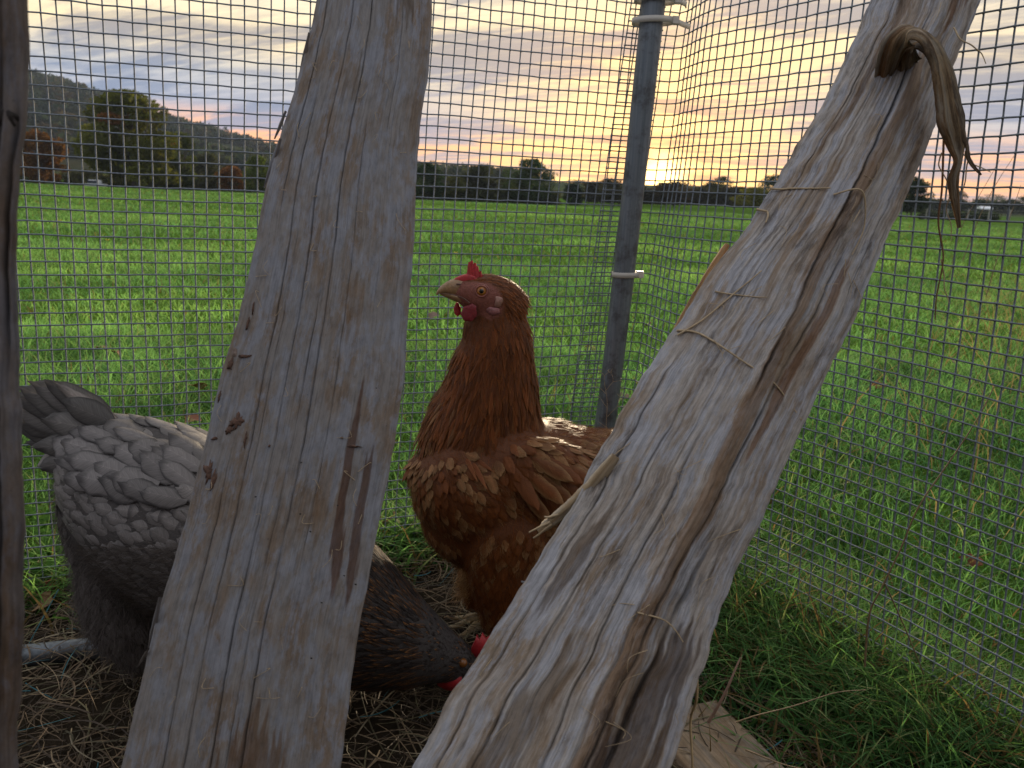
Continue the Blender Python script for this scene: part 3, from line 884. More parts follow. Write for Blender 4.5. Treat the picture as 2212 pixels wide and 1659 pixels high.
# ------------------------------------------------------------------ timber
def timber(name, edge, d_top, d_bot, thick, bulge, nu, nv, label, mat, cracks, rough, seed, ridges, extend=True, profile=None, stains=()):
    """edge: list of (py, left px, right px). A riven slab with its own thickness; returns root + evaluator"""
    e = np.array(edge, float)
    py0, py1 = e[0, 0], e[-1, 0]
    def dep(py): 
        return d_top + (d_bot - d_top) * (py / 1659.0)
    # v from top to bottom, with extra length to the ground and above the view
    pys = np.linspace(py0, py1, 90)
    def sm(c):
        v = np.interp(pys, e[:, 0], e[:, c]); k_ = 7; vv = np.pad(v, k_, mode='reflect', reflect_type='odd')
        w_ = np.hanning(2 * k_ + 3)[1:-1]; w_ /= w_.sum(); return np.convolve(vv, w_, 'valid')
    eL, eR = sm(1), sm(2)
    L = np.array([at_z(a_, y, dep(y)) for a_, y in zip(eL, pys)])
    Rr = np.array([at_z(a_, y, dep(y)) for a_, y in zip(eR, pys)])
    def ext(A, k, sgn, zt):
        d = A[-1] - A[-12] if sgn > 0 else A[0] - A[11]
        base = A[-1] if sgn > 0 else A[0]
        s = (zt - base[2]) / d[2]
        q = np.array([base + d * s * f for f in np.linspace(1 / k, 1, k)])
        return np.concatenate([A, q]) if sgn > 0 else np.concatenate([q[::-1], A])
    L = ext(L, 14, 1, -.004); Rr = ext(Rr, 14, 1, -.004)
    L = ext(L, 10, -1, max(L[0, 2], Rr[0, 2]) + .07); Rr = ext(Rr, 10, -1, max(L[0, 2] - .0, Rr[0, 2]) + .07 if False else L[0, 2])
    mid_ = (L + Rr) / 2
    s = np.concatenate([[0], np.cumsum(np.linalg.norm(np.diff(mid_, axis=0), axis=1))])
    q = np.linspace(0, s[-1], nv); FV = (q - s[10]) / (s[99] - s[10])
    Li = np.stack([np.interp(q, s, L[:, k]) for k in range(3)], -1)
    Ri = np.stack([np.interp(q, s, Rr[:, k]) for k in range(3)], -1)
    # ragged riven edges
    wv = Ri - Li; wl = np.linalg.norm(wv, axis=1)[:, None]; wv = wv / wl
    Li = Li + wv * ((fbm(q * 45, q * 0, seed, 4) - .5) * .0045 * rough)[:, None]
    Ri = Ri + wv * ((fbm(q * 45 + 40, q * 0, seed + 2, 4) - .5) * .0045 * rough)[:, None]
    t = np.gradient((Li + Ri) / 2, axis=0); t /= np.linalg.norm(t, axis=1)[:, None]
    N = np.cross(wv, t); N /= np.linalg.norm(N, axis=1)[:, None]
    if N[nv // 2, 1] > 0: N = -N
    U = np.linspace(0, 1, nu)
    UU, QQ = np.meshgrid(U, q, indexing='ij')
    width = np.linalg.norm(Ri - Li, axis=1)
    um = UU * width.mean()
    h = bulge * (1 - (2 * UU - 1) ** 2) + (profile(UU, QQ) if profile else 0)
    h = h + ridges * (fbm(um * 520, QQ * 2.5, seed + 3, 4) - .5) + ridges * 1.3 * (fbm(um * 120 , QQ * 1.4, seed + 4, 3) - .5)
    shade = np.ones_like(h)
    for (pl, wdt, dpt) in cracks:
        if bulge > .01: wdt *= .62; dpt *= .75
        pl = np.array(pl)  # (fraction of length , u)
        uc = np.interp(FV, pl[:, 0], pl[:, 1]) + (fbm(QQ[0] * 14, QQ[0] * 0, int(pl[0, 1] * 99) + seed, 4) - .5) * .006
        dist = np.abs(UU - uc[None]) * width.mean()
        g = np.exp(-(dist / wdt) ** 2)
        mod = (.25 + 1.1 * fbm(QQ[0] * 25 + 5, QQ[0] * 0, int(pl[0, 1] * 77) + seed, 3)).clip(.2, 1)[None]
        tp = np.clip(np.minimum(FV - pl[0, 0] + 9 * (pl[0, 0] <= 0), pl[-1, 0] - FV + 9 * (pl[-1, 0] >= 1)) * 14, .0, 1)[None]
        g = g * mod * tp
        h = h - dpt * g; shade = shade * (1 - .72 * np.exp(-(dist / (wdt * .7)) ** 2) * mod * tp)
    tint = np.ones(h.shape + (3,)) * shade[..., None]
    for (pl, wdt, mc, thr) in stains:
        pl = np.array(pl); uc = np.interp(FV, pl[:, 0], pl[:, 1])
        dist = np.abs(UU - uc[None]) * width.mean()
        tp = np.clip(np.minimum(FV - pl[0, 0] + 9 * (pl[0, 0] <= 0), pl[-1, 0] - FV + 9 * (pl[-1, 0] >= 1)) * 9, .0, 1)[None]
        f_ = np.exp(-(dist / wdt) ** 2) * tp + (fbm(um * 330, QQ * 22, seed + 60, 5) - .5) * 1.2 * np.clip(tp * 3, 0, 1)
        f_ = np.clip((f_ - thr) / .16, 0, 1) * (tp > 0)
        tint = tint * (1 - f_[..., None] * (1 - np.array(mc)))
    edgef = np.clip(np.minimum(UU, 1 - UU) * nu / 3.0, 0, 1)
    front = Li[None] * (1 - UU[..., None]) + Ri[None] * UU[..., None] + N[None] * h[..., None]
    nb = 26
    ub = np.linspace(1, 0, nb)[1:-1]
    UB, QB = np.meshgrid(ub, q, indexing='ij')
    hb = -thick * np.sin(np.pi * UB) ** .45 * (.9 + .3 * fbm(UB * 6, QB * 8, seed + 30, 3))
    back = Li[None] * (1 - UB[..., None]) + Ri[None] * UB[..., None] + N[None] * hb[..., None]
    ring = np.concatenate([front, back], 0)     # (nu+nb-2, nv, 3)
    n1 = ring.shape[0]
    V = ring.transpose(1, 0, 2).reshape(-1, 3)
    F = grid_faces(n1, nv, True)
    uvu = np.concatenate([um, (2 - UB) * width.mean()], 0); uvv = np.concatenate([QQ, QB], 0)
    uv = np.stack([uvu.T.ravel(), uvv.T.ravel()], -1)
    C = np.concatenate([tint, np.ones(UB.shape + (3,))], 0).transpose(1, 0, 2).reshape(-1, 3)
    # end caps
    V = np.concatenate([V, [ring[:, 0].mean(0)], [ring[:, -1].mean(0)]]); C = np.concatenate([C, [[1, 1, 1]] * 2]); uv = np.concatenate([uv, [[0, 0]] * 2])
    nV = len(V)
    me_faces = [tuple(f) for f in F]
    i = np.arange(n1); j = (i + 1) % n1
    F1 = np.stack([np.full(n1, nV - 2), j, i, i], -1); F2 = np.stack([np.full(n1, nV - 1), (nv - 1) * n1 + i, (nv - 1) * n1 + j, (nv - 1) * n1 + j], -1)
    root = empty(name, tuple(((Li[-1] + Ri[-1]) / 2)[:2]) + (0,)); tag(root, label, 'timber')
    me = mesh_np('slab', V, F, C, uv)
    o = link_mesh('slab', me, mat, root)
    for k_ in (0, -1):
        me2V = np.concatenate([ring[:, k_], [ring[:, k_].mean(0)]])
        tri = np.stack([np.full(n1, n1), i, j], -1)
        link_mesh('end_grain', mesh_np('end_grain', me2V, tri, np.ones((len(me2V), 3)), me2V[:, :2] * 1.0), mat, root, smooth=False)
    def at(u, py):
        """surface point at picture height py"""
        j = int(np.argmin([abs(proj(Li[k_] * (1 - u) + Ri[k_] * u)[1] - py) for k_ in range(0, nv, 4)])) * 4
        ii = int(round(u * (nu - 1)))
        return front[ii, j], N[j], t[j], wv[j]
    return root, at

WOOD_L = mat_wood('weathered_grey_wood', (.175, .165, .160), (.155, .120, .092), (.045, .027, .019), (.190, .203, .236), 0.0, (.47, .60), (.66, .76), .30, .22, 1.6)
WOOD_R = mat_wood('split_fibrous_wood', (.305, .285, .268), (.205, .158, .116), (.040, .028, .021), (.285, .300, .340), 40.0, (.44, .60), (.54, .66), 1.0, .75)
WOOD_D = mat_wood('dark_damp_wood', (.12, .105, .10), (.10, .07, .05), (.022, .015, .012), (.12, .12, .14), 80.0, (.46, .60), (.52, .70))
WOOD_B = mat_wood('pale_board_wood', (.24, .18, .12), (.19, .13, .08), (.06, .035, .022), (.19, .16, .13), 120.0, (.46, .60), (.62, .74))

LE = [(0, 683, 935), (60, 676, 935), (70, 671, 938), (120, 660, 930), (180, 640, 921), (200, 632, 918), (270, 612, 908), (300, 603, 905), (400, 575, 900), (450, 562, 897), (560, 545, 893),
      (600, 535, 888), (700, 512, 880), (760, 491, 877), (870, 463, 867), (960, 440, 853), (1040, 422, 838), (1100, 404, 825), (1200, 385, 806), (1240, 368, 798), (1300, 347, 787), (1370, 332, 774), (1450, 310, 763), (1560, 285, 748), (1659, 262, 735)]
crL = [([(0.0, .50), (.4, .52), (1, .56)], .00042, .0018), ([(0.0, .34), (.35, .36), (1.0, .42)], .00042, .0016), ([(.12, .20), (1, .30)], .0004, .0014), ([(.40, .47), (1, .49)], .0004, .0010),
       ([(0, .10), (.34, .14)], .0005, .0010), ([(.15, .62), (.8, .66)], .0003, .0008), ([(.62, .16), (1, .20)], .0004, .0010), ([(.3, .27), (.7, .30)], .0003, .0008), ([(.0, .76), (.25, .78)], .0003, .0008)]
stL = [([(.48, .80), (.62, .78), (.85, .84)], .0042, (.50, .34, .27), .48), ([(.55, .88), (.72, .90), (.86, .92)], .0034, (.50, .36, .30), .50), ([(.88, .60), (1.0, .62)], .020, (.66, .50, .38), .50), ([(.05, .45), (.22, .42)], .012, (.74, .66, .58), .55),
       ([(.0, .80), (.12, .85)], .012, (.62, .55, .48), .52), ([(.36, .70), (.52, .66)], .010, (.86, .74, .62), .50), ([(.58, .72), (.80, .68)], .008, (.84, .70, .56), .52), ([(.55, .05), (.62, .09)], .003, (.40, .28, .22), .5)]
plankL, onL = timber('split_plank', LE, .56, .36, .026, .006, 240, 560, 'broad grey barkless slab leaning between the grey hen tail and the brown hen', WOOD_L, crL, .45, 11, .00022, stains=stL)
RE = [(0, 1885, 2120), (60, 1852, 2092), (140, 1818, 2060), (200, 1790, 2038), (300, 1732, 2008), (370, 1690, 1982), (430, 1652, 1952), (480, 1620, 1930), (545, 1566, 1907), (600, 1530, 1888), (640, 1505, 1868), (700, 1468, 1840),
      (740, 1442, 1822), (800, 1400, 1790), (880, 1345, 1750), (940, 1312, 1727), (1010, 1276, 1698), (1080, 1240, 1668), (1160, 1192, 1625), (1210, 1162, 1602), (1280, 1120, 1578), (1370, 1060, 1538), (1430, 1020, 1518), (1500, 980, 1500), (1600, 920, 1470), (1659, 885, 1452)]
stR = [([(.03, .66), (.35, .60), (.66, .66), (1, .66)], .0080, (.68, .54, .42), .50), ([(.36, .80), (.7, .78)], .0050, (.62, .46, .36), .50), ([(.80, .88), (1.0, .80)], .018, (.42, .37, .34), .52), ([(.66, .26), (.88, .14)], .010, (.52, .47, .43), .52),
       ([(.82, .45), (1, .30)], .014, (.58, .52, .46), .52), ([(0, .75), (.10, .70)], .012, (.58, .44, .36), .45), ([(.0, .30), (.3, .16)], .005, (.62, .52, .44), .5), ([(.70, .62), (.84, .66)], .010, (.46, .38, .32), .56), ([(.2, .36), (.5, .40)], .004, (.74, .62, .50), .5)]
crR = [([(0.02, .52), (.30, .56), (.62, .64)], .0016, .0050), ([(.35, .74), (.62, .72), (1.0, .66)], .0014, .0045), ([(0.0, .20), (.32, .14)], .0009, .0026), ([(.1, .33), (.5, .26)], .0007, .0018),
       ([(.55, .30), (1, .24)], .0010, .0028), ([(.62, .46), (1, .50)], .0010, .0030), ([(.75, .80), (1, .74)], .0024, .0070), ([(.2, .86), (.5, .90)], .0008, .0018), ([(.5, .12), (1.0, .10)], .0009, .0026), ([(.7, .60), (1.0, .60)], .0009, .0024)]
def profR(u, q):
    a = 0.006 * np.exp(-((u - .58 - .05 * np.sin(q * 3)) / .07) ** 2)      # the proud split rib down the face
    b_ = -0.010 * np.exp(-((u - .95) / .12) ** 2) * np.clip((q - .55) * 5, 0, 1)
    return a
logR, onR = timber('split_log', RE, .60, .35, .042, .016, 190, 760, 'thick splintered grey log leaning across the right half of the run', WOOD_R, crR, 1.2, 47, .0016, profile=profR, stains=stR)
PE = [(0, -60, 52), (150, -60, 50), (205, -60, 48), (222, -60, 44), (245, -60, 40), (300, -60, 38), (420, -62, 32), (520, -64, 30), (700, -64, 33), (820, -64, 38), (1000, -64, 43), (1150, -64, 49), (1300, -64, 50), (1400, -64, 45), (1500, -64, 38), (1600, -65, 34), (1659, -66, 33)]
postL, onP = timber('wooden_post', PE, .300, .250, .008, .004, 60, 320, 'dark weathered upright post cut off by the left edge', WOOD_D, [([(0, .62), (1, .66)], .0012, .003), ([(.1, .9), (.5, .84)], .001, .003)], 1.0, 71, .0012)

# blackened knot on the left post
def lump(name, c, r, mat, parent, sq=(1, 1, 1), seed=0, amp=.35):
    bm = bmesh.new(); bmesh.ops.create_icosphere(bm, subdivisions=3, radius=1)
    for v in bm.verts:
        k = 1 + amp * (float(vnoise(v.co.x * 2.2 + 9, v.co.y * 2.2 + v.co.z * 1.7 + 9, seed)) - .5) * 2
        v.co = Vector((v.co.x * r * sq[0] * k, v.co.y * r * sq[1] * k, v.co.z * r * sq[2] * k)) + Vector(c)
    me = bpy.data.meshes.new(name); bm.to_mesh(me); bm.free()
    return link_mesh(name, me, mat, parent)
CHAR = mat_simple('dark_knot', (.010, .007, .006), .8, 0, 200, .4, .6, .002)
p, nn_, tt_, ww_ = onP(.60, 232)
lump('knot', p - nn_ * .0012, .0052, CHAR, postL, (1.5, .35, .7), 4)
lump('knot', p - nn_ * .0014 - np.array([.0015, 0, .012]), .0050, CHAR, postL, (.7, .3, 2.0), 8)
# knot hollow and worm holes on the left slab
p, nn_, tt_, ww_ = onL(.05, 778)
lump('knot', p - nn_ * .0012, .0030, mat_simple('knot_wood', (.16, .12, .10), .8, 0, 300, .3, .4, .001), plankL, (.8, .5, 1.6), 9)
for (u, py) in [(.78, 1085), (.88, 1248), (.80, 1305), (.94, 1265), (.67, 1145), (.80, 1430), (.72, 742), (.86, 842), (.60, 1120), (.55, 1000), (.35, 1080)]:
    p, nn_, tt_, ww_ = onL(u, py)
    lump('worm_hole', p - nn_ * .0002, .00062 * random.uniform(.7, 1.3), CHAR, plankL, (1, .35, 1), 3, .1)
# dark bark scraps left on the slab
SCRAP = mat_simple('bark_scrap', (.085, .045, .030), .85, 0, 500, .45, .6, .001)
def scrap(at, u, py, lu, lv, parent, seed, mat=None):
    p, n_, t_, w_ = at(u, py)
    rn = np.random.default_rng(seed); k = 26
    a = np.linspace(0, 2 * math.pi, k, endpoint=False)
    rr = .45 + .75 * vnoise(np.cos(a) * 2 + 7, np.sin(a) * 2 + seed, seed)
    rr = rr * (1 + .35 * rn.uniform(-1, 1, k))
    rim = p[None] + n_ * .0001 + (w_[None] * (np.cos(a) * rr * lu)[:, None]) + (t_[None] * (np.sin(a) * rr * lv)[:, None])
    inner = p[None] + n_ * .0010 + (w_[None] * (np.cos(a) * rr * lu * .8)[:, None]) + (t_[None] * (np.sin(a) * rr * lv * .8)[:, None])
    low = rim - n_[None] * .002
    V = np.concatenate([low, rim, inner, [p + n_ * .0011]])
    F = list(grid_faces(k, 3, True))
    F += [(2 * k + i, 2 * k + (i + 1) % k, 3 * k, 3 * k) for i in range(k)]
    quads = np.array(F[:2 * k]); 
    tri = np.array([(2 * k + i, 2 * k + (i + 1) % k, 3 * k) for i in range(k)])
    q3 = np.concatenate([quads[:, [0, 1, 2]], quads[:, [0, 2, 3]], tri])
    return link_mesh('bark_scrap', mesh_np('bark_scrap', V, q3), mat or SCRAP, parent, smooth=False)
for i, (u, py, lu, lv) in enumerate([(.04, 792, .0020, .0035), (.115, 770, .0045, .0012), (.02, 850, .0007, .0040), (.16, 905, .0050, .0052), (.12, 925, .0030, .0030), (.05, 945, .0022, .0012),
                                     (.22, 945, .0009, .0060), (.065, 1015, .0032, .0060), (.10, 1045, .0022, .0075), (.07, 700, .0008, .0040), (.085, 660, .0008, .0035), (.36, 965, .0009, .0009), (.80, 958, .0050, .0007), (.73, 955, .0012, .0005)]):
    scrap(onL, u, py, lu, lv, plankL, 100 + i)

# the pale board lying in the grass at the lower right
zb = .022
A_ = G(1546, 1512, zb); B_ = G(1466, 1560, zb); E_ = G(1695, 1659, zb)
dr = (E_ - A_); dr.z = 0; dr.normalize()
wd = Vector((dr.y, -dr.x, 0));
if (B_ - A_).dot(wd) < 0: wd = -wd
Wd = .075
bl = empty('pale_board', (A_ + dr * .2 + wd * Wd / 2)); tag(bl, 'pale brown board lying in the grass at the foot of the leaning log', 'board')
nu, nv = 40, 90; Ls = .34
UU, QQ = np.meshgrid(np.linspace(0, 1, nu), np.linspace(0, Ls, nv), indexing='ij')
top_ = np.array(A_)[None, None] + np.array(wd) * (UU * Wd)[..., None] + np.array(dr) * QQ[..., None] + np.array([0, 0, 1]) * ((fbm(UU * 14, QQ * 18, 5, 3) - .5) * .0016)[..., None]
low_ = top_[::-1].copy(); low_[..., 2] = .001
ring = np.concatenate([top_, low_], 0); n1 = ring.shape[0]
V = ring.transpose(1, 0, 2).reshape(-1, 3)
uv = np.stack([np.concatenate([UU * Wd, UU * Wd + .2], 0).T.ravel(), np.concatenate([QQ, QQ], 0).T.ravel()], -1)
link_mesh('board_body', mesh_np('board_body', V, grid_faces(n1, nv, True), np.ones((len(V), 3)), uv), WOOD_B, bl, smooth=False)
e0 = ring[:, 0]; link_mesh('board_end', mesh_np('board_end', np.concatenate([e0, [e0.mean(0)]]), np.array([(n1, i, (i + 1) % n1) for i in range(n1)]), np.ones((n1 + 1, 3)) * .8, np.zeros((n1 + 1, 2))), WOOD_B, bl, smooth=False)

# unseen dark boards added behind the camera to shade floor and lower timbers
SHADEM = mat_simple('shade_board_timber', (.05, .04, .032), .85, 0, 25, .4, .4, .004)
cw = empty('shade_boards', (0, -.34, 0)); tag(cw, 'unseen dark boards added behind the camera to shade the run', 'shade boards')
for k in range(7):
    box('board', (0, -.34 - .004 * (k % 2), .06 + k * .112), (2.2, .018, .110), SHADEM, cw, 0, .06)
# ------------------------------------------------------------------ hens
def seg_loft(rings, n=60, sides=30):
    """rings: (px, py, halfwidth_px, depth, half_depth_m). Elliptic sections square to the centre line"""
    a = np.array(rings, float)
    C = np.array([P(x, y, d) for x, y, _, d, _ in rings])
    dist = np.array([(Vector(c) - CP).dot(FWD) for c in C])
    hw = a[:, 2] / FPX * dist
    Q = spline(np.concatenate([C, hw[:, None], a[:, 4:5]], 1), n)
    c, hw, hd = Q[:, :3], np.maximum(Q[:, 3], .001), np.maximum(Q[:, 4], .001)
    t = np.gradient(c, axis=0); t /= np.linalg.norm(t, axis=1)[:, None]
    side = np.array(FWD)  # thickness runs away from the viewer, squared up to the path
    b_ = side[None] - t * (t @ side)[:, None]; b_ /= np.linalg.norm(b_, axis=1)[:, None]
    nrm = np.cross(t, b_)
    ang = np.linspace(0, 2 * math.pi, sides, endpoint=False)
    ring = c[:, None] + (np.cos(ang)[None, :, None] * nrm[:, None] * hw[:, None, None]) + (np.sin(ang)[None, :, None] * b_[:, None] * hd[:, None, None])
    V = ring.reshape(-1, 3); F = grid_faces(sides, n, True)
    # rounded ends
    e0 = c[0] - t[0] * min(hw[0], hd[0]) * .6; e1 = c[-1] + t[-1] * min(hw[-1], hd[-1]) * .6
    V = np.concatenate([V, [e0], [e1]]); nV = len(V)
    i = np.arange(sides); j = (i + 1) % sides
    faces = [tuple(f) for f in F] + [(nV - 2, int(b2), int(a2)) for a2, b2 in zip(i, j)] + [(nV - 1, (n - 1) * sides + int(a2), (n - 1) * sides + int(b2)) for a2, b2 in zip(i, j)]
    return V, faces, c, t, np.maximum(hw, hd)
def union_body(lofts, voxel=.0032, smooth=6):
    bm_v, bm_f, off = [], [], 0
    for V, faces, *_ in lofts:
        bm_v += [tuple(v) for v in V]; bm_f += [tuple(int(i) + off for i in f) for f in faces]; off += len(V)
    me = bpy.data.meshes.new('tmp'); me.from_pydata(bm_v, [], bm_f); me.update()
    bm = bmesh.new(); bm.from_mesh(me); bmesh.ops.recalc_face_normals(bm, faces=bm.faces); bm.to_mesh(me); bm.free()
    o = bpy.data.objects.new('tmp', me); COL.objects.link(o)
    r = o.modifiers.new('r', 'REMESH'); r.mode = 'VOXEL'; r.voxel_size = voxel
    s = o.modifiers.new('s', 'SMOOTH'); s.iterations = smooth; s.factor = .6
    dg = bpy.context.evaluated_depsgraph_get()
    ev = o.evaluated_get(dg)
    res = bpy.data.meshes.new_from_object(ev)
    bpy.data.objects.remove(o); bpy.data.meshes.remove(me)
    return res
def surf_samples(me, n):
    nv = len(me.vertices); V = np.empty(nv * 3); me.vertices.foreach_get('co', V); V = V.reshape(-1, 3)
    me.calc_loop_triangles()
    T = np.empty(len(me.loop_triangles) * 3, dtype=np.int32); me.loop_triangles.foreach_get('vertices', T); T = T.reshape(-1, 3)
    N = np.empty(nv * 3); me.vertices.foreach_get('normal', N); N = N.reshape(-1, 3)
    A, B, C_ = V[T[:, 0]], V[T[:, 1]], V[T[:, 2]]
    ar = np.linalg.norm(np.cross(B - A, C_ - A), axis=1); ar /= ar.sum()
    idx = RNG.choice(len(T), n, p=ar)
    r1 = np.sqrt(RNG.uniform(0, 1, n))[:, None]; r2 = RNG.uniform(0, 1, n)[:, None]
    w = (1 - r1, r1 * (1 - r2), r1 * r2)
    p = A[idx] * w[0] + B[idx] * w[1] + C_[idx] * w[2]
    nn = N[T[idx, 0]] * w[0] + N[T[idx, 1]] * w[1] + N[T[idx, 2]] * w[2]
    nn /= np.linalg.norm(nn, axis=1)[:, None] + 1e-9
    return p, nn
def thin_out(p, r):
    """keep samples about r apart (r per sample)"""
    order = np.arange(len(p)); kept = []; cell = float(np.min(r)); grid = {}
    rmax = float(np.max(r)); span = int(math.ceil(rmax / cell))
    span = min(span, 3)
    cell = rmax / span
    for i in order:
        q = p[i]; ri = r[i]; k = (int(q[0] // cell), int(q[1] // cell), int(q[2] // cell)); ok = True
        for a in range(-span, span + 1):
            for b_ in range(-span, span + 1):
                for c in range(-span, span + 1):
                    for j in grid.get((k[0] + a, k[1] + b_, k[2] + c), ()):
                        d = p[j] - q
                        if d[0] * d[0] + d[1] * d[1] + d[2] * d[2] < ri * ri: ok = False; break
                    if not ok: break
                if not ok: break
            if not ok: break
        if ok: grid.setdefault(k, []).append(i); kept.append(i)
    return np.array(kept)
def proj_np(p):
    q = p - np.array(CP); w = q @ np.array(FWD)
    return 1106 + FPX * (q @ np.array(RIGHT)) / w, 829.5 - FPX * (q @ np.array(UP)) / w
FEATH_T = np.array([0, .12, .3, .5, .68, .82, .93, 1.0])
def feathers(p, n, flow, L, W_, lift, cbase, ctip, edge, jitter=.12, cup=.25, pointed=None, lace=None, fray=.06):
    """shingled feathers: p root, n outward normal, flow direction the tip points to"""
    m = len(p)
    f = flow - n * (flow * n).sum(1)[:, None]; f /= np.linalg.norm(f, axis=1)[:, None] + 1e-9
    s = np.cross(n, f)
    ja = RNG.normal(0, jitter, m)[:, None]
    f2 = f * np.cos(ja) + s * np.sin(ja); s = np.cross(n, f2); f = f2
    t = FEATH_T; k = len(t)
    round_ = np.array([.30, .72, .95, 1.0, .96, .80, .52, .12]); point_ = np.array([.4, .8, 1.0, .92, .72, .48, .24, .03])
    wp = round_[None] if pointed is None else round_[None] * (1 - pointed[:, None]) + point_[None] * pointed[:, None]
    x = t[None] * L[:, None]
    h = lift[:, None] * L[:, None] * (1.5 * t[None] - .9 * t[None] ** 2.2) - .0006
    wv = W_[:, None] * wp * .5
    cols5 = [-1, -.5, 0, .5, 1]
    Vs, Cs, Us = [], [], []
    for ci in cols5:
        hh = h - cup * wv * (ci ** 2) 
        xx = x * (1 - .05 * ci ** 2)
        wob = (RNG.normal(0, fray, (m, k)) if abs(ci) == 1 else 0)
        xx = xx + RNG.normal(0, fray * .55, (m, k)) * L[:, None] * np.clip((t[None] - .6) * 2.5, 0, 1)
        q = p[:, None] + f[:, None] * xx[..., None] + s[:, None] * ((ci + wob) * wv)[..., None] + n[:, None] * hh[..., None]
        Vs.append(q)
        e = edge[:, None] * np.clip(abs(ci) ** 3 * .8 + np.clip((t[None] - .70) / .3, 0, 1) ** 1.0, 0, 1)
        c = cbase[:, None] * (1 - e[..., None]) + ctip[:, None] * e[..., None]
        if ci == 0: c = c * 1.12
        Cs.append(c); Us.append(np.stack([np.full((m, k), ci * .5 + .5) , np.broadcast_to(t[None], (m, k)) + np.arange(m)[:, None] * 4.0], -1))
    V = np.stack(Vs, 1).reshape(-1, 3); C = np.stack(Cs, 1).reshape(-1, 3)
    lc = np.zeros(m) if lace is None else np.asarray(lace, float)
    C = np.concatenate([C, np.repeat(lc, 5 * k)[:, None]], 1); U = np.stack(Us, 1).reshape(-1, 2)
    fs = []
    for c in range(4):
        for i in range(k - 1): fs.append((c * k + i, (c + 1) * k + i, (c + 1) * k + i + 1, c * k + i + 1))
    F = (np.arange(m)[:, None, None] * (5 * k) + np.array(fs)[None]).reshape(-1, 4)
    return V, F, C, U
def down_hair(p, n, flow, L, w, lift, col, curl=.5):
    """soft loose strands"""
    m = len(p)
    f = flow - n * (flow * n).sum(1)[:, None]; f /= np.linalg.norm(f, axis=1)[:, None] + 1e-9
    j = RNG.normal(0, .45, (m, 1)); s = np.cross(n, f); f = f * np.cos(j) + s * np.sin(j)
    s = np.cross(n, f); k = 5
    t = np.linspace(0, 1, k)
    b_ = RNG.normal(0, curl, (m, 1))
    ctr = p[:, None] + f[:, None] * (L[:, None] * t[None])[..., None] + n[:, None] * (lift[:, None] * L[:, None] * (t[None] * 1.3 - .5 * t[None] ** 2))[..., None] + s[:, None] * (b_ * L[:, None] * t[None] ** 2 * .4)[..., None]
    ww = w[:, None] * (1 - t[None] * .9)
    V = np.stack([ctr - s[:, None] * ww[..., None], ctr + s[:, None] * ww[..., None]], 2).reshape(-1, 3)
    fs = [(2 * i, 2 * i + 1, 2 * i + 3, 2 * i + 2) for i in range(k - 1)]
    F = (np.arange(m)[:, None, None] * 2 * k + np.array(fs)[None]).reshape(-1, 4)
    C = np.repeat(col, 2 * k, 0)
    return V, F, C
def tip_hair(p, n, flow, L, W_, lift, col, k=5, ln=.30, th=.00013):
    f = flow - n * (flow * n).sum(1)[:, None]; f /= np.linalg.norm(f, axis=1)[:, None] + 1e-9
    s = np.cross(n, f); m = len(p)
    i = np.repeat(np.arange(m), k); o = RNG.uniform(-.45, .45, len(i)) * W_[i]; a = RNG.uniform(.55, .92, len(i)) * L[i]
    q = p[i] + f[i] * a[:, None] + s[i] * o[:, None] + n[i] * (lift[i] * L[i] * .75)[:, None]
    return down_hair(q, n[i], f[i] * 1.0 + s[i] * (o / (W_[i] + 1e-6))[:, None] * .5, ln * L[i] * RNG.uniform(.6, 1.3, len(i)), np.full(len(i), th), RNG.uniform(.05, .35, len(i)), col[i] * RNG.uniform(.75, 1.2, (len(i), 1)), .3)
def mat_feather(name, transl=.12, rough=.55, sheen=.2, lines=1.0):
    m, b, bs, out = mat_new(name)
    c = b.n('ShaderNodeAttribute', attribute_name='Col').outputs['Color']
    uv = b.n('ShaderNodeUVMap').outputs[0]
    u, v, _ = b.sep(uv)
    au = b.m('ABSOLUTE', b.m('SUBTRACT', u, .5))
    # barbs sweep from the shaft to the edge
    ph = b.m('SUBTRACT', b.m('MULTIPLY', v, 1.0), b.m('MULTIPLY', au, .55))
    nb_ = b.noise(b.comb(b.m('MULTIPLY', u, 1.5), b.m('MULTIPLY', ph, 34)), 1, 4, .7)
    c2 = b.mix(lines, c, b.mix(1.0, c, b.ramp(nb_, [(.3, .62), (.7, 1.30)]), 'MULTIPLY'))
    shaft = b.m('LESS_THAN', au, .022)
    c2 = b.mix(b.m('MULTIPLY', shaft, .22), c2, b.mix(1.0, c2, (1.7, 1.65, 1.6), 'MULTIPLY'))
    lace = b.n('ShaderNodeAttribute', attribute_name='Col').outputs['Alpha']
    wob = b.m('MULTIPLY', b.m('SUBTRACT', nb_, .5), .10)
    rim = b.m('MAXIMUM', b.m('MULTIPLY', au, 2.0), b.m('FRACT', b.m('MULTIPLY', v, .9999)))
    rimf = b.ramp(b.m('ADD', rim, wob), [(.78, 0.), (.93, 1.)])
    c2 = b.mix(b.m('MULTIPLY', rimf, lace), c2, b.mix(1.0, c2, (.16, .155, .17), 'MULTIPLY'))
    b._in(bs.inputs['Base Color'], c2)
    bs.inputs['Roughness'].default_value = rough; bs.inputs['Specular IOR Level'].default_value = .22
    bs.inputs['Sheen Weight'].default_value = .03; bs.inputs['Sheen Roughness'].default_value = .5
    bump(b, bs, nb_, .5, .0004)
    tr = b.n('ShaderNodeBsdfTranslucent'); b._in(tr.inputs[0], c2)
    mx = b.n('ShaderNodeMixShader'); mx.inputs[0].default_value = transl
    b.nt.links.new(bs.outputs[0], mx.inputs[1]); b.nt.links.new(tr.outputs[0], mx.inputs[2]); b.nt.links.new(mx.outputs[0], out.inputs[0])
    return m
FEATHER = mat_feather('feather')
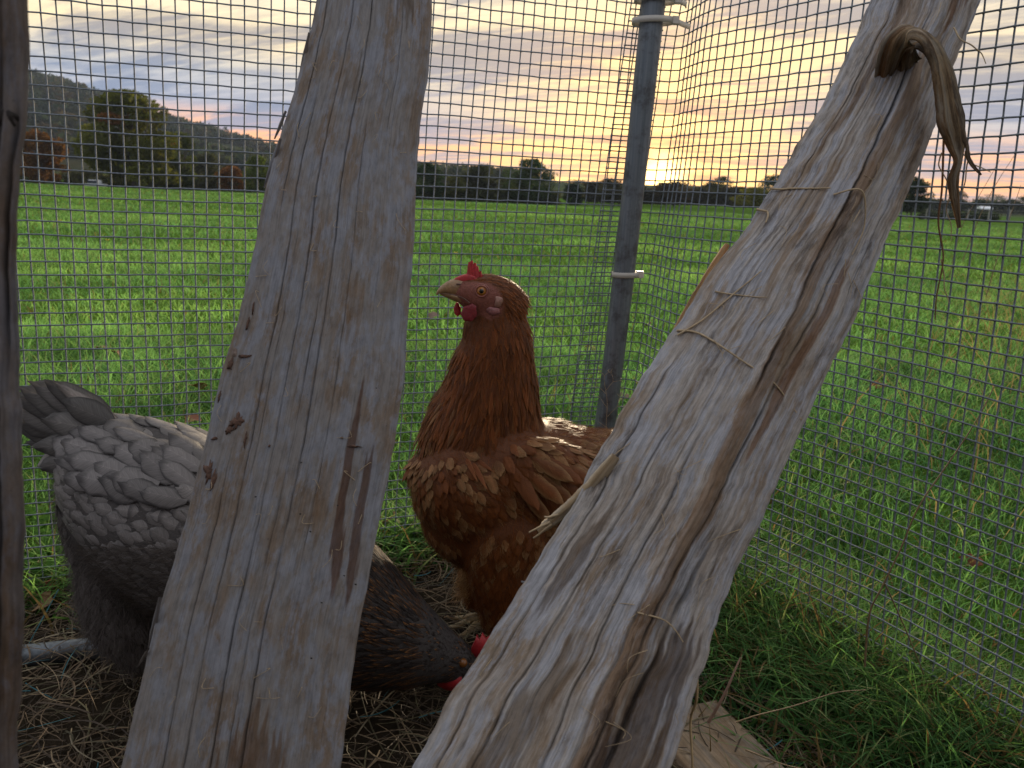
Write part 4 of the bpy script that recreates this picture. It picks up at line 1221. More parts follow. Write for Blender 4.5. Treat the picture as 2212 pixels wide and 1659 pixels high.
DOWN = mat_leafy('down', .25, .8, .05)
def mat_skin(name, col, col2, sub=.15, rough=.5):
    m, b, bs, out = mat_new(name)
    tc = b.n('ShaderNodeTexCoord').outputs['Object']
    n = b.noise(tc, 420, 5, .65); n2 = b.noise(tc, 90, 4, .6)
    c = b.mix(n2, col, col2); c = b.mix(1.0, c, b.ramp(n, [(.3, .7), (.7, 1.25)]), 'MULTIPLY')
    b._in(bs.inputs['Base Color'], c); bs.inputs['Roughness'].default_value = rough
    bs.inputs['Subsurface Weight'].default_value = sub; bs.inputs['Subsurface Scale'].default_value = .003
    bs.inputs['Subsurface Radius'].default_value = (1, .3, .2)
    bump(b, bs, n, .5, .0006)
    return m
RED = mat_skin('red_comb_skin', (.42, .018, .022), (.30, .02, .03), .25)
FACE = mat_skin('face_skin', (.26, .075, .065), (.20, .085, .06), .15)
HORN = mat_skin('beak_horn', (.30, .20, .10), (.22, .12, .06), .1, .35)
LOBE = mat_skin('ear_lobe_skin', (.30, .17, .13), (.22, .10, .08), .15)
SHANK = mat_skin('shank_scale', (.30, .22, .10), (.22, .15, .08), 0, .5)

RED2 = mat_skin('wattle_skin', (.21, .014, .022), (.16, .02, .03), .2)
def flow_field(lofts, meta, p):
    """nearest ring decides flow direction and plumage kind"""
    C = np.concatenate([l[2] for l in lofts]); T = np.concatenate([l[3] * m['sgn'] for l, m in zip(lofts, meta)])
    Rr = np.concatenate([l[4] for l in lofts]); K = np.concatenate([np.full(len(l[2]), i) for i, l in enumerate(lofts)])
    S_ = np.concatenate([np.linspace(0, 1, len(l[2])) for l in lofts])
    fl = np.zeros_like(p); kind = np.zeros(len(p), int); pos = np.zeros(len(p))
    for a in range(0, len(p), 4000):
        q = p[a:a + 4000]
        d = np.linalg.norm(q[:, None] - C[None], axis=2) / Rr[None]
        w = np.exp(-((d - d.min(1)[:, None]) / .06) ** 2) ; w /= w.sum(1)[:, None]
        fl[a:a + 4000] = w @ T
        j = d.argmin(1); kind[a:a + 4000] = K[j]; pos[a:a + 4000] = S_[j]
    return fl, kind, pos
def vary(c, n, s=.18):
    return np.array(c)[None] * RNG.uniform(1 - s, 1 + s, (n, 1))

def hen_foot(root, ankle, foot, dirv, mat, spread=.5):
    a = np.array(ankle); f = np.array(foot); f[2] = .006
    V, F = tubes([spline(np.array([a, (a + f) / 2 + np.array([0, .002, 0]), f]), 8)], [np.linspace(.0075, .0055, 8)], 12)
    link_mesh('shank', mesh_np('shank', V, F), mat, root)
    base = math.atan2(dirv[1], dirv[0])
    for da, ln in ((-spread, .038), (0, .046), (spread, .038), (math.pi, .018)):
        d = np.array([math.cos(base + da), math.sin(base + da), 0])
        q = spline(np.array([f, f + d * ln * .35 + (0, 0, .005), f + d * ln * .75 + (0, 0, .0), f + d * ln + (0, 0, -.001)]), 10)
        q[:, 2] = np.maximum(q[:, 2], .003)
        V, F = tubes([q], [np.linspace(.0046, .0022, 10)], 10)
        toe = link_mesh('toe', mesh_np('toe', V, F), mat, root)
        e = q[-1]; q2 = spline(np.array([e, e + d * .006 + (0, 0, .001), e + d * .011 + (0, 0, -.002)]), 5)
        V, F = tubes([q2], [np.linspace(.0019, .0004, 5)], 8)
        link_mesh('claw', mesh_np('claw', V, F), HORN, toe)

# ================= brown hen =================
def brown_hen():
    head = seg_loft([(982, 632, 19, .655, .007), (1000, 631, 32, .657, .011), (1025, 634, 41, .660, .0145), (1052, 640, 50, .664, .0170), (1080, 655, 55, .668, .018), (1100, 680, 55, .670, .018)], 40)
    neck = seg_loft([(1064, 650, 57, .667, .018), (1070, 690, 68, .669, .0215), (1073, 735, 76, .670, .026), (1067, 785, 90, .672, .031), (1061, 840, 103, .675, .038), (1052, 890, 120, .680, .047), (1045, 950, 140, .685, .056)], 70)
    torso = seg_loft([(902, 1015, 50, .668, .030), (930, 1022, 98, .670, .050), (985, 1030, 138, .675, .064), (1050, 1040, 152, .685, .072), (1120, 1046, 148, .700, .075), (1190, 1046, 140, .722, .073), (1260, 1030, 112, .750, .064), (1330, 1000, 76, .782, .048), (1410, 958, 44, .82, .030)], 90)
    belly = seg_loft([(960, 1060, 70, .672, .040), (1000, 1110, 92, .682, .055), (1060, 1150, 85, .70, .050), (1130, 1160, 70, .715, .045)], 40)
    thigh = seg_loft([(1100, 1080, 80, .655, .034), (1092, 1150, 94, .648, .036), (1085, 1215, 80, .645, .032), (1088, 1275, 68, .645, .028), (1092, 1330, 54, .646, .022), (1098, 1375, 32, .648, .014), (1101, 1402, 18, .650, .008)], 50)
    far = seg_loft([(1065, 1120, 80, .735, .034), (1045, 1180, 62, .735, .030), (1030, 1240, 40, .735, .024), (1025, 1290, 22, .735, .014)], 40)
    wing = seg_loft([(1060, 1000, 30, .640, .010), (1100, 1005, 62, .635, .014), (1150, 1018, 78, .640, .018), (1210, 1035, 78, .654, .020), (1290, 1040, 56, .680, .018), (1370, 1030, 28, .715, .010)], 60)
    lofts = [head, neck, torso, belly, thigh, far, wing]
    meta = [dict(sgn=1), dict(sgn=1), dict(sgn=1), dict(sgn=1), dict(sgn=1), dict(sgn=1), dict(sgn=1)]
    me = union_body(lofts, .0030, 5)
    foot1 = G(1150, 1448, .006); 
    root = empty('brown_hen', (float(P(1090, 1000, .69).x), .69, 0))
    tag(root, 'upright rust brown hen with buff flecked breast looking left between the two slabs', 'hen')
    # body surface colour: face skin in front, rust elsewhere
    nv = len(me.vertices); V = np.empty(nv * 3); me.vertices.foreach_get('co', V); V = V.reshape(-1, 3)
    def facemask(q):
        x, y = proj_np(q)
        e1 = ((x - 1030) / 52) ** 2 + ((y - 645) / 36) ** 2
        e2 = ((x - 990) / 26) ** 2 + ((y - 630) / 26) ** 2
        e3 = ((x - 1060) / 26) ** 2 + ((y - 664) / 24) ** 2
        return np.minimum(np.minimum(e1, e2), e3)
    fm = np.clip((1.15 - facemask(V)) / .25, 0, 1)[:, None]
    col = np.array([[.10, .034, .012]]) * (1 - fm) + np.array([[.195, .072, .056]]) * fm
    a = me.color_attributes.new('Col', 'FLOAT_COLOR', 'POINT'); a.data.foreach_set('color', np.concatenate([col, np.ones((nv, 1))], 1).astype(np.float32).ravel())
    me.name = 'body'
    body = link_mesh('body', me, mat_attr('hen_skin', .6, .25, 700, .35, .5, .0005), root)
    bvh = BVHTree.FromObject(body, bpy.context.evaluated_depsgraph_get()) if False else BVHTree.FromPolygons([tuple(v.co) for v in me.vertices], [tuple(f.vertices) for f in me.polygons])
    def hit(px, py, out=0.0):
        r = ray(px, py).normalized()
        h = bvh.ray_cast(CP, r)
        return (h[0] - r * out, h[1]) if h[0] is not None else (P(px, py, .66), Vector((0, -1, 0)))
    # plumage
    p, n = surf_samples(me, 60000)
    fl, kind, pos = flow_field(lofts, meta, p)
    x, y = proj_np(p)
    face = facemask(p) < 1.0
    down = np.array([0, 0, -1.0])
    # flows
    headk = (kind == 0); neckk = (kind == 1)
    torsok = (kind == 2) | (kind == 3); thighk = (kind == 4) | (kind == 5); wingk = kind == 6
    fl[torsok] = fl[torsok] + down * 1.3 * np.clip(1.4 - np.clip(pos[torsok], 0, 1) * 1.6, 0, 1)[:, None]
    fl[wingk] = fl[wingk] + down * 1.5 * (1 - pos[wingk] * .8)[:, None]
    hack = (y + RNG.normal(0, 20, len(y)) < 930 + 22 * np.sin(x * .045)) & (headk | neckk | torsok) & (x < 1190)
    sp = np.where(hack, .0036, np.where(thighk, .0060, np.where(wingk, .0068, .0056)))
    sp = np.where(hack & (y < 690), .0021, sp)
    ok = ~face
    p, n, fl, kind, pos, x, y, hack, sp = [q[ok] for q in (p, n, fl, kind, pos, x, y, hack, sp)]
    kp = thin_out(p, sp)
    p, n, fl, kind, pos, x, y, hack, sp = [q[kp] for q in (p, n, fl, kind, pos, x, y, hack, sp)]
    m = len(p)
    wingk = kind == 6; thighk = (kind == 4) | (kind == 5)
    L = np.where(hack, .015 + .012 * np.clip((y - 680) / 200, 0, 1), np.where(wingk, .020, .0155)); L = np.where(hack & (y < 680), .0075 + .006 * np.clip((y - 590) / 90, 0, 1), L)
    L = np.where(thighk, .017, L) * RNG.uniform(.85, 1.15, m)
    L = np.where(wingk & (pos > .55), .030, L)
    Wd_ = np.where(hack, np.where(y < 690, .0020, .0044), np.where(wingk, .0105, .0080)) * RNG.uniform(.8, 1.15, m)
    lift = np.where(hack, .11, .10) * RNG.uniform(.6, 1.4, m)
    rust = np.array([.128, .040, .010]); ruddy = np.array([.108, .030, .007]); buff = np.array([.38, .22, .10]); dk = np.array([.075, .028, .012])
    k = RNG.uniform(.75, 1.25, (m, 1)) 
    k = np.where(hack[:, None], k ** 1.9, k)
    cb = np.where(hack[:, None], ruddy, rust) * k
    breast = (~hack)
    # buff flecks gather on breast, shoulder and wing bow
    fleck = fbm(x * .022, y * .022, 91, 3)
    pb = np.where(breast, np.clip((fleck - .30) * 2.6, .15, .85), .10 * np.clip((y - 800) / 100, 0, 1))
    isb = RNG.uniform(0, 1, m) < pb
    cb[isb] = cb[isb] * .7 + buff * RNG.uniform(.12, .42, (isb.sum(), 1))
    ct = np.where(isb[:, None], buff * RNG.uniform(.45, .90, (m, 1)), rust * 1.25 * RNG.uniform(.8, 1.2, (m, 1)))
    ct = np.where(hack[:, None], np.array([.22, .085, .028]) * k, ct)
    edge = np.where(hack, .7, np.where(isb, .85, .45))
    V1, F1, C1, U1 = feathers(p, n, fl, L, Wd_, lift, cb, ct, edge, jitter=.14, pointed=np.where(hack, .9, .12))
    o = link_mesh('plumage', mesh_np('plumage', V1, F1, C1, U1), FEATHER, root); tag(o, kind='stuff')
    nh = ~hack
    Vh, Fh, Ch = tip_hair(p[nh], n[nh], fl[nh], L[nh], Wd_[nh], lift[nh], ct[nh] * .8, 9, .42)
    o = link_mesh('barb', mesh_np('barb', Vh, Fh, Ch), DOWN, root, smooth=False); tag(o, kind='stuff')
    # long wing feathers folded towards the tail: parts one can pick apart
    base = [(1150, 990), (1178, 992), (1205, 1000), (1230, 1004), (1108, 1010), (1140, 1022), (1172, 1032), (1204, 1038), (1234, 1040), (1130, 1052), (1165, 1062), (1200, 1068), (1262, 1000), (1268, 1035)]
    for i, (bx, by) in enumerate(base):
        q, nn_ = hit(bx, by)
        fdir = np.array(P(bx + 52, by + 62 - (bx - 1130) * .22, q.y + .02) - q)
        if i > 98: fdir = np.array(P(bx + 80, by + 6, q.y + .05) - q)
        isb_ = i % 3 != 1
        cbb = np.array([[.15, .052, .018]]) * random.uniform(.8, 1.15); ctt = np.array([buff * random.uniform(.55, .95)]) if isb_ else cbb * 1.4
        V2, F2, C2, U2 = feathers(np.array([q]) + np.array(nn_)[None] * .0015, np.array([nn_]), fdir[None], np.array([.042]), np.array([.0125]), np.array([.12]), cbb, ctt, np.array([.85]), .06, .3)
        link_mesh('feather', mesh_np('feather', V2, F2, C2, U2), FEATHER, root)
    # wispy down at throat, belly and thighs
    p2, n2 = surf_samples(me, 26000)
    x2, y2 = proj_np(p2); fl2, kd2, ps2 = flow_field(lofts, meta, p2)
    fm2 = facemask(p2)
    k2 = ((y2 < 960) & (fm2 > 1.02) & ((y2 < 720) | (RNG.uniform(0, 1, len(p2)) < .35))) | (y2 > 1150) | (RNG.uniform(0, 1, len(p2)) < .25) & (fm2 > 1.02)
    p2, n2, fl2, x2, y2 = p2[k2], n2[k2], fl2[k2], x2[k2], y2[k2]; mm = len(p2)
    fl2 = fl2 + down * .4
    V3, F3, C3 = down_hair(p2, n2, fl2, RNG.uniform(.005, .013, mm) * np.where(y2 < 700, .55, 1), RNG.uniform(.00010, .00022, mm), RNG.uniform(.15, .55, mm), vary((.16, .052, .014), mm, .45))
    o = link_mesh('down_strand', mesh_np('down_strand', V3, F3, C3), DOWN, root, smooth=False); tag(o, kind='stuff')
    # buff fluff tuft behind the thigh
    c0 = np.array(P(1003, 1262, .70)); mm = 900
    pp = c0 + RNG.normal(0, 1, (mm, 3)) * np.array([.0045, .006, .010]); nnn = np.array([-1, 0, 0.0])[None] + RNG.normal(0, .4, (mm, 3)); nnn /= np.linalg.norm(nnn, axis=1)[:, None]
    V3, F3, C3 = down_hair(pp, nnn, np.tile([[-.3, 0, -1.0]], (mm, 1)), RNG.uniform(.006, .013, mm), RNG.uniform(.00010, .00022, mm), RNG.uniform(.3, .9, mm), vary((.36, .22, .11), mm, .4))
    o = link_mesh('fluff', mesh_np('fluff', V3, F3, C3), DOWN, root, smooth=False); tag(o, kind='stuff')
    # --- head furniture
    ex, en = hit(1040, 629)
    en = (en + Vector((0, -1.2, 0))).normalized()
    def sph(name, c, r, mat, par, sq=(1, 1, 1), rot=None, seg=28):
        bm = bmesh.new(); bmesh.ops.create_uvsphere(bm, u_segments=seg, v_segments=seg // 2, radius=r)
        bmesh.ops.scale(bm, vec=sq, verts=bm.verts)
        if rot is not None: bmesh.ops.transform(bm, matrix=rot, verts=bm.verts)
        bmesh.ops.translate(bm, vec=c, verts=bm.verts)
        me_ = bpy.data.meshes.new(name); bm.to_mesh(me_); bm.free()
        return link_mesh(name, me_, mat, par)
    rot = en.to_track_quat('Z', 'Y').to_matrix().to_4x4()
    def glossy(name, col, rough=.12):
        m_, b_, bs_, o_ = mat_new(name); bs_.inputs['Base Color'].default_value = (*col, 1); bs_.inputs['Roughness'].default_value = rough; return m_
    eye = sph('eye', ex - en * .0018, .0048, glossy('iris_amber', (.30, .115, .02)), root, (1, 1, .8), rot)
    sph('pupil', ex + en * .00035, .0027, glossy('pupil_black', (.004, .004, .004), .06), eye, (1, 1, .72), rot)
    a_ = np.linspace(0, 2 * math.pi, 40)
    uu = np.array(rot.to_3x3() @ Vector((1, 0, 0))); vv = np.array(rot.to_3x3() @ Vector((0, 1, 0)))
    ringp = np.array(ex + en * .0003)[None] + np.cos(a_)[:, None] * uu * .0050 + np.sin(a_)[:, None] * vv * .0046
    V_, F_ = tubes([ringp], [.00085], 10); link_mesh('eyelid', mesh_np('eyelid', V_, F_), FACE, eye)
    ringp = np.array(ex - en * .0008)[None] + np.cos(a_)[:, None] * uu * .0064 + np.sin(a_)[:, None] * vv * .0057
    V_, F_ = tubes([ringp], [.0008], 10); link_mesh('eye_wrinkle', mesh_np('eye_wrinkle', V_, F_), FACE, eye)
    # beak, upper over lower
    up_ = seg_loft([(996, 620, 22, .657, .0072), (985, 621, 20, .655, .0062), (970, 622, 15, .653, .0048), (956, 626, 9, .652, .0032), (947, 631, 4, .651, .0015), (944, 636, 1.2, .651, .0006)], 40, 24)
    V_, F_, *_ = up_
    me_ = bpy.data.meshes.new('upper_beak'); me_.from_pydata([tuple(v) for v in V_], [], [tuple(int(i) for i in f) for f in F_]); link_mesh('upper_beak', me_, HORN, root)
    lo_ = seg_loft([(1012, 652, 6, .655, .0058), (995, 646, 9, .654, .0054), (978, 641, 7.5, .653, .0044), (962, 636.5, 5, .652, .0030), (952, 635, 2.5, .652, .0014)], 30, 20)
    V_, F_, *_ = lo_
    me_ = bpy.data.meshes.new('lower_beak'); me_.from_pydata([tuple(v) for v in V_], [], [tuple(int(i) for i in f) for f in F_]); link_mesh('lower_beak', me_, HORN, root)
    gp = [np.array(P(q[0], q[1], q[2])) for q in [(950, 634.5, .6495), (968, 635, .6475), (985, 638, .6465), (1002, 645, .6455), (1014, 654, .6450)]]
    V_, F_ = tubes([spline(np.array(gp), 20)], [np.linspace(.0003, .0006, 20)], 8); link_mesh('mouth_line', mesh_np('mouth_line', V_, F_), mat_simple('mouth_dark', (.09, .045, .03), .6, 0, 300, .2, 0), root)
    ns = P(991, 614, .6488); sph('nostril', ns, .0015, mat_simple('nostril_dark', (.06, .02, .018), .6, 0, 300, .2, 0), root, (1.5, .5, .45))
    # comb: flat fleshy blade with its spikes, set along the skull
    def slab(name, outline, d, th, mat, par, nrm=Vector((0, 1, 0)), ripple=.0, dgrad=0.0):
        pts_ = [P(x_, y_, d + dgrad * (x_ - outline[0][0])) for x_, y_ in outline]
        n_ = len(pts_); c_ = sum(pts_, Vector()) / n_
        lay = [(-.5, .86), (-.36, 1.0), (.36, 1.0), (.5, .86)]
        VV = []
        for f_, s_ in lay:
            for i_, q_ in enumerate(pts_): VV.append(tuple(c_ + (q_ - c_) * s_ + nrm * th * f_ + Vector((0, ripple * math.sin(i_ * 1.7), 0))))
        VV.append(tuple(c_ - nrm * th * .62)); VV.append(tuple(c_ + nrm * th * .62))
        FF = []
        for l_ in range(3):
            for i_ in range(n_):
                j_ = (i_ + 1) % n_; FF.append((l_ * n_ + i_, l_ * n_ + j_, (l_ + 1) * n_ + j_, (l_ + 1) * n_ + i_))
        for i_ in range(n_):
            j_ = (i_ + 1) % n_; FF.append((4 * n_, j_, i_)); FF.append((4 * n_ + 1, 3 * n_ + i_, 3 * n_ + j_))
        me_ = bpy.data.meshes.new(name); me_.from_pydata(VV, [], FF); me_.update()
        bm = bmesh.new(); bm.from_mesh(me_); bmesh.ops.recalc_face_normals(bm, faces=bm.faces)
        bmesh.ops.subdivide_edges(bm, edges=bm.edges[:], cuts=1, use_grid_fill=True, smooth=.3); bm.to_mesh(me_); bm.free()
        return link_mesh(name, me_, mat, par)
    comb = slab('comb', [(976, 616), (978, 606), (985, 600), (996, 595), (1008, 592), (1016, 592), (1030, 600), (1030, 612), (1010, 618), (990, 620)], .6560, .0060, RED, root)
    for i_, (bx, by, tx, ty, w_) in enumerate([(1016, 598, 1014, 566, .0028), (1021, 598, 1019, 563, .0028), (1027, 599, 1026, 568, .0029), (1031, 602, 1031, 575, .0024), (1036, 606, 1038, 586, .0024), (1010, 598, 1012, 582, .0018), (1040, 608, 1043, 595, .002)]):
        q0 = P(bx, by + 6, .656 + i_ * .0006); q1 = P(tx, ty, .6555 + i_ * .0005)
        V_, F_ = tubes([np.array([q0, (q0 * .5 + q1 * .5), q1])], [np.array([w_, w_ * .85, w_ * .35])], 12)
        link_mesh('comb_point', mesh_np('comb_point', V_, F_), RED, comb)
    def wattle(px, py, w, h, d, th, ang=0.0, mat=RED):
        c_ = P(px, py, d); s_ = d / FPX * 1.03
        rt = Matrix.Rotation(ang, 4, Vector((0, 1, 0)))
        bm = bmesh.new(); bmesh.ops.create_uvsphere(bm, u_segments=28, v_segments=18, radius=1)
        for v in bm.verts:
            z_ = v.co.z; k_ = 1 - .35 * max(z_, 0) 
            rim = 1 + .05 * math.sin(7 * math.atan2(v.co.z, v.co.x))
            v.co = Vector((v.co.x * w * s_ * k_ * rim, v.co.y * th * (1 - .4 * (1 - abs(z_))) , z_ * h * s_ * rim))
        bmesh.ops.transform(bm, matrix=Matrix.Translation(c_) @ rt, verts=bm.verts)
        me_ = bpy.data.meshes.new('wattle'); bm.to_mesh(me_); bm.free()
        return link_mesh('wattle', me_, mat, root)
    wattle(1014, 675, 17, 20, .6465, .0020, R(32), RED2)
    wattle(988, 668, 8, 15, .6640, .0020, R(-5))
    q, nn_ = hit(1076, 652); lo1 = lump('ear_lobe', q + nn_ * .0004, .0036, LOBE, root, (1.0, .55, 1.25), 5, .25)
    q, nn_ = hit(1066, 672); lump('ear_lobe', q + nn_ * .0003, .0046, mat_skin('cheek_fold', (.27, .11, .11), (.20, .08, .08)), root, (1.2, .45, .8), 6, .25)
    # cheek stubble
    p4, n4 = surf_samples(me, 60000); f4 = facemask(p4) < 1.0
    p4, n4 = p4[f4][:1400], n4[f4][:1400]; mm = len(p4)
    V3, F3, C3 = down_hair(p4, n4, np.tile([[.8, 0, -.4]], (mm, 1)), RNG.uniform(.0008, .0024, mm), np.full(mm, .00010), np.full(mm, .4), vary((.16, .06, .03), mm, .4))
    o = link_mesh('face_bristle', mesh_np('face_bristle', V3, F3, C3), DOWN, root, smooth=False); tag(o, kind='stuff')
    # legs
    hen_foot(root, P(1100, 1398, .650), (P(1105, 1440, .655).x, .655, .006), (-.9, -.3), SHANK)
    hen_foot(root, P(1030, 1285, .735), (P(1030, 1400, .735).x + .01, .735, .006), (-.9, -.3), SHANK)
    # far side tail behind the log
    tb = np.array(P(1400, 950, .82)); mm = 12
    for i in range(mm):
        d_ = np.array([.75, .45, .35 + .06 * i]); st_ = tb + np.array([0, 0, .003 * i - .01])
        V2, F2, C2, U2 = feathers(st_[None], np.array([[0.1 * (i % 3 - 1), -.9, .35]]) / np.linalg.norm([0.1 * (i % 3 - 1), -.9, .35]), d_[None], np.array([.085]), np.array([.026]), np.array([.05]), np.array([[.12, .045, .018]]), np.array([[.20, .09, .04]]), np.array([.5]), .05, .2)
        link_mesh('feather', mesh_np('feather', V2, F2, C2, U2), FEATHER, root)
    return root
brown_hen()

# ================= grey hen =================
def grey_hen():
    D = .60
    torso = seg_loft([(95, 900, 34, .655, .010), (150, 925, 44, .650, .018), (215, 985, 88, .630, .040), (290, 1045, 150, .610, .062), (390, 1112, 182, .60, .076), (500, 1175, 185, .595, .080), (620, 1245, 176, .592, .076), (730, 1315, 152, .590, .066), (820, 1365, 122, .590, .052), (900, 1398, 86, .595, .036), (955, 1418, 58, .60, .024), (985, 1432, 47, .603, .019)], 110)
    headl = seg_loft([(960, 1420, 48, .602, .019), (990, 1432, 44, .604, .0175), (1015, 1447, 33, .606, .013), (1032, 1462, 20, .608, .008)], 30)
    fluff = seg_loft([(320, 1120, 120, .612, .060), (315, 1210, 128, .614, .062), (325, 1300, 122, .614, .060), (355, 1365, 92, .612, .050), (385, 1410, 52, .61, .034), (400, 1440, 22, .61, .014)], 60)
    thigh = seg_loft([(470, 1240, 110, .575, .040), (470, 1330, 90, .57, .036), (480, 1410, 55, .57, .026), (486, 1460, 26, .572, .014)], 50)
    vent = seg_loft([(195, 990, 55, .622, .035), (215, 1060, 72, .620, .046), (250, 1140, 85, .618, .055), (290, 1210, 95, .616, .058)], 50)
    lofts = [torso, headl, fluff, thigh, vent]
    meta = [dict(sgn=-1), dict(sgn=-1), dict(sgn=1), dict(sgn=1), dict(sgn=1)]
    me = union_body(lofts, .0034, 5); me.name = 'body'
    root = empty('grey_hen', (float(P(500, 1200, D).x), D, 0))
    tag(root, 'slate grey hen with head down pecking in the straw behind the left slab', 'hen')
    nv = len(me.vertices); col = np.tile([[.055, .050, .050, 1.0]], (nv, 1))
    a = me.color_attributes.new('Col', 'FLOAT_COLOR', 'POINT'); a.data.foreach_set('color', col.astype(np.float32).ravel())
    body = link_mesh('body', me, mat_attr('grey_hen_skin', .7, .2, 500, .3, .4, .0005), root)
    bvh = BVHTree.FromPolygons([tuple(v.co) for v in me.vertices], [tuple(f.vertices) for f in me.polygons])
    p, n = surf_samples(me, 60000)
    fl, kind, pos = flow_field(lofts, meta, p)
    x, y = proj_np(p); down = np.array([0, 0, -1.0])
    fl[(kind == 0)] += down * .25
    softz = (kind == 2) | (kind == 3) | ((kind == 4) & (pos > .75)) | ((y > 1180) & (x < 500))
    hack = (x > 700)
    sp = np.where(hack, .0030, np.where(y < 1010 + (x - 250) * .30, .0135, .0085)) * (.8 + .45 * fbm(x * .012, y * .012, 33, 2))
    sp = np.where(softz, .0075, sp)
    kp = thin_out(p, sp)
    p, n, fl, kind, pos, x, y, hack, softz, sp = [q[kp] for q in (p, n, fl, kind, pos, x, y, hack, softz, sp)]
    m = len(p)
    L = np.where(hack, .020, np.where(softz, .016, sp * 2.35)) * RNG.uniform(.9, 1.12, m); L = np.where(x > 930, .011, L)
    Wd_ = np.where(hack, .0034, np.where(softz, .010, sp * 1.42)) * RNG.uniform(.88, 1.1, m)
    lift = np.where(hack, .09, np.where(softz, .10, .11)) * RNG.uniform(.7, 1.3, m)
    k = RNG.uniform(.82, 1.18, (m, 1))
    grey = np.array([.150, .145, .155]); warm = np.array([.170, .150, .132]); dkb = np.array([.040, .038, .042])
    cb = (grey * .6 + warm * .4) * k
    ct = np.where(softz[:, None], cb * 1.05, cb * .8)
    # darker, brown laced neck
    blend = np.clip((x - 640) / 160, 0, 1)[:, None]
    cb = cb * (1 - blend) + np.array([.032, .026, .025]) * blend
    gold = (RNG.uniform(0, 1, m) < .50) & (x > 740)
    ct = np.where((x > 700)[:, None], np.array([.035, .028, .026]), ct); ct[gold] = np.array([.30, .13, .035])
    edge = np.where(softz, .2, np.where(hack, .8, .85))
    V1, F1, C1, U1 = feathers(p, n, fl, L, Wd_, lift, cb, ct, edge, jitter=.17, cup=.22, pointed=np.where(hack, .8, .0), lace=np.where(softz, .1, .62))
    Vh, Fh, Ch = tip_hair(p, n, fl, L, Wd_, lift, cb * .9, 5, .22)
    oh = link_mesh('barb', mesh_np('barb', Vh, Fh, Ch), DOWN, root, smooth=False); tag(oh, kind='stuff')
    o = link_mesh('plumage', mesh_np('plumage', V1, F1, C1, U1), FEATHER, root); tag(o, kind='stuff')
    def hit(px, py):
        r = ray(px, py).normalized(); h = bvh.ray_cast(CP, r)
        return (h[0], h[1]) if h[0] is not None else (None, None)
    # big back and rump feathers, each its own piece
    spots = [(430, 985), (412, 948), (392, 1005), (375, 962), (350, 930), (352, 990), (365, 1035), (325, 955), (318, 915), (310, 1000), (330, 1040), (285, 935), (282, 975), (275, 1020), (300, 1058), (250, 912), (248, 955), (240, 1000), (255, 1045),
             (215, 905), (212, 940), (208, 975), (212, 1010), (225, 1050), (405, 1045), (420, 1010), (350, 1075), (390, 1075), (180, 905), (178, 935), (178, 965)]
    spots.sort(key=lambda s: s[0])
    for i, (bx, by) in enumerate(spots):
        q, nn_ = hit(bx + 16, by + 8)
        if q is None or nn_.y > -.25: continue
        fdir = np.array(P(bx - 60, by - 30 + 14 * ((by - 900) / 100), q.y + .012) - q)
        g = (grey * .65 + warm * .35)[None] * random.uniform(.75, 1.10)
        ln = .044 if bx < 260 else .037
        V2, F2, C2, U2 = feathers(np.array([q]) + np.array(nn_)[None] * (.0018 + (450 - bx) * 0 + i * .00006), np.array([nn_]), fdir[None], np.array([ln * random.uniform(.9, 1.1)]), np.array([.0225 * random.uniform(.7, 1.15)]), np.array([.085]), g, g * .8, np.array([.5]), .10, .28, lace=np.array([.7]), fray=.09)
        link_mesh('feather', mesh_np('feather', V2, F2, C2, U2), FEATHER, root)
    # tail: stacked long feathers, tips out to the left
    tail = [((235, 960), (70, 955), .030, -2), ((230, 950), (52, 925), .032, -1), ((228, 940), (40, 900), .034, 0), ((226, 930), (35, 875), .034, 1), ((226, 920), (42, 852), .032, 2), ((228, 912), (58, 836), .030, 3),
            ((232, 908), (84, 826), .026, 4), ((238, 905), (112, 824), .022, 5), ((262, 930), (133, 828), .016, 6), ((250, 935), (120, 905), .026, 6), ((250, 955), (105, 960), .024, 5), ((255, 970), (120, 1000), .024, 5), ((245, 915), (150, 868), .022, 7)]
    for i, ((bx, by), (tx, ty), w, dz) in enumerate(tail):
        q = P(bx, by, .612 - .0015 * dz); e = P(tx, ty, .622 - .002 * dz)
        ln = (e - q).length
        nn_ = Vector((0.05 * dz, -1, .25)).normalized()
        g = np.array([[.140, .134, .132]]) * random.uniform(.75, 1.3)
        if i == 8: g = np.array([[.30, .27, .25]])
        V2, F2, C2, U2 = feathers(np.array([q]), np.array([nn_]), np.array([e - q]), np.array([ln]), np.array([w]), np.array([.03]), g, g * .8, np.array([.5]), .0, .25, pointed=np.array([.75 if i == 8 else .25]), lace=np.array([.5]))
        link_mesh('feather', mesh_np('feather', V2, F2, C2, U2), FEATHER, root)
    # loose down over rump, fluff and legs
    p2, n2 = surf_samples(me, 52000)
    x2, y2 = proj_np(p2); fl2, kd2, ps2 = flow_field(lofts, meta, p2)
    soft2 = (kd2 == 2) | (kd2 == 3) | (kd2 == 4) | ((y2 > 1180) & (x2 < 500))
    k2 = soft2 | (RNG.uniform(0, 1, len(p2)) < .10)
    p2, n2, fl2, soft2, x2 = p2[k2], n2[k2], fl2[k2], soft2[k2], x2[k2]; mm = len(p2)
    V3, F3, C3 = down_hair(p2, n2, fl2 + down * .3, RNG.uniform(.008, .020, mm) * np.where(soft2, 1, .5), RNG.uniform(.00012, .00026, mm), RNG.uniform(.2, .8, mm) * np.where(soft2, 1, .4),
                           np.where((x2 > 700)[:, None], vary((.05, .038, .03), mm, .4), vary((.105, .092, .088), mm, .35)), .8)
    o = link_mesh('down_strand', mesh_np('down_strand', V3, F3, C3), DOWN, root, smooth=False); tag(o, kind='stuff')
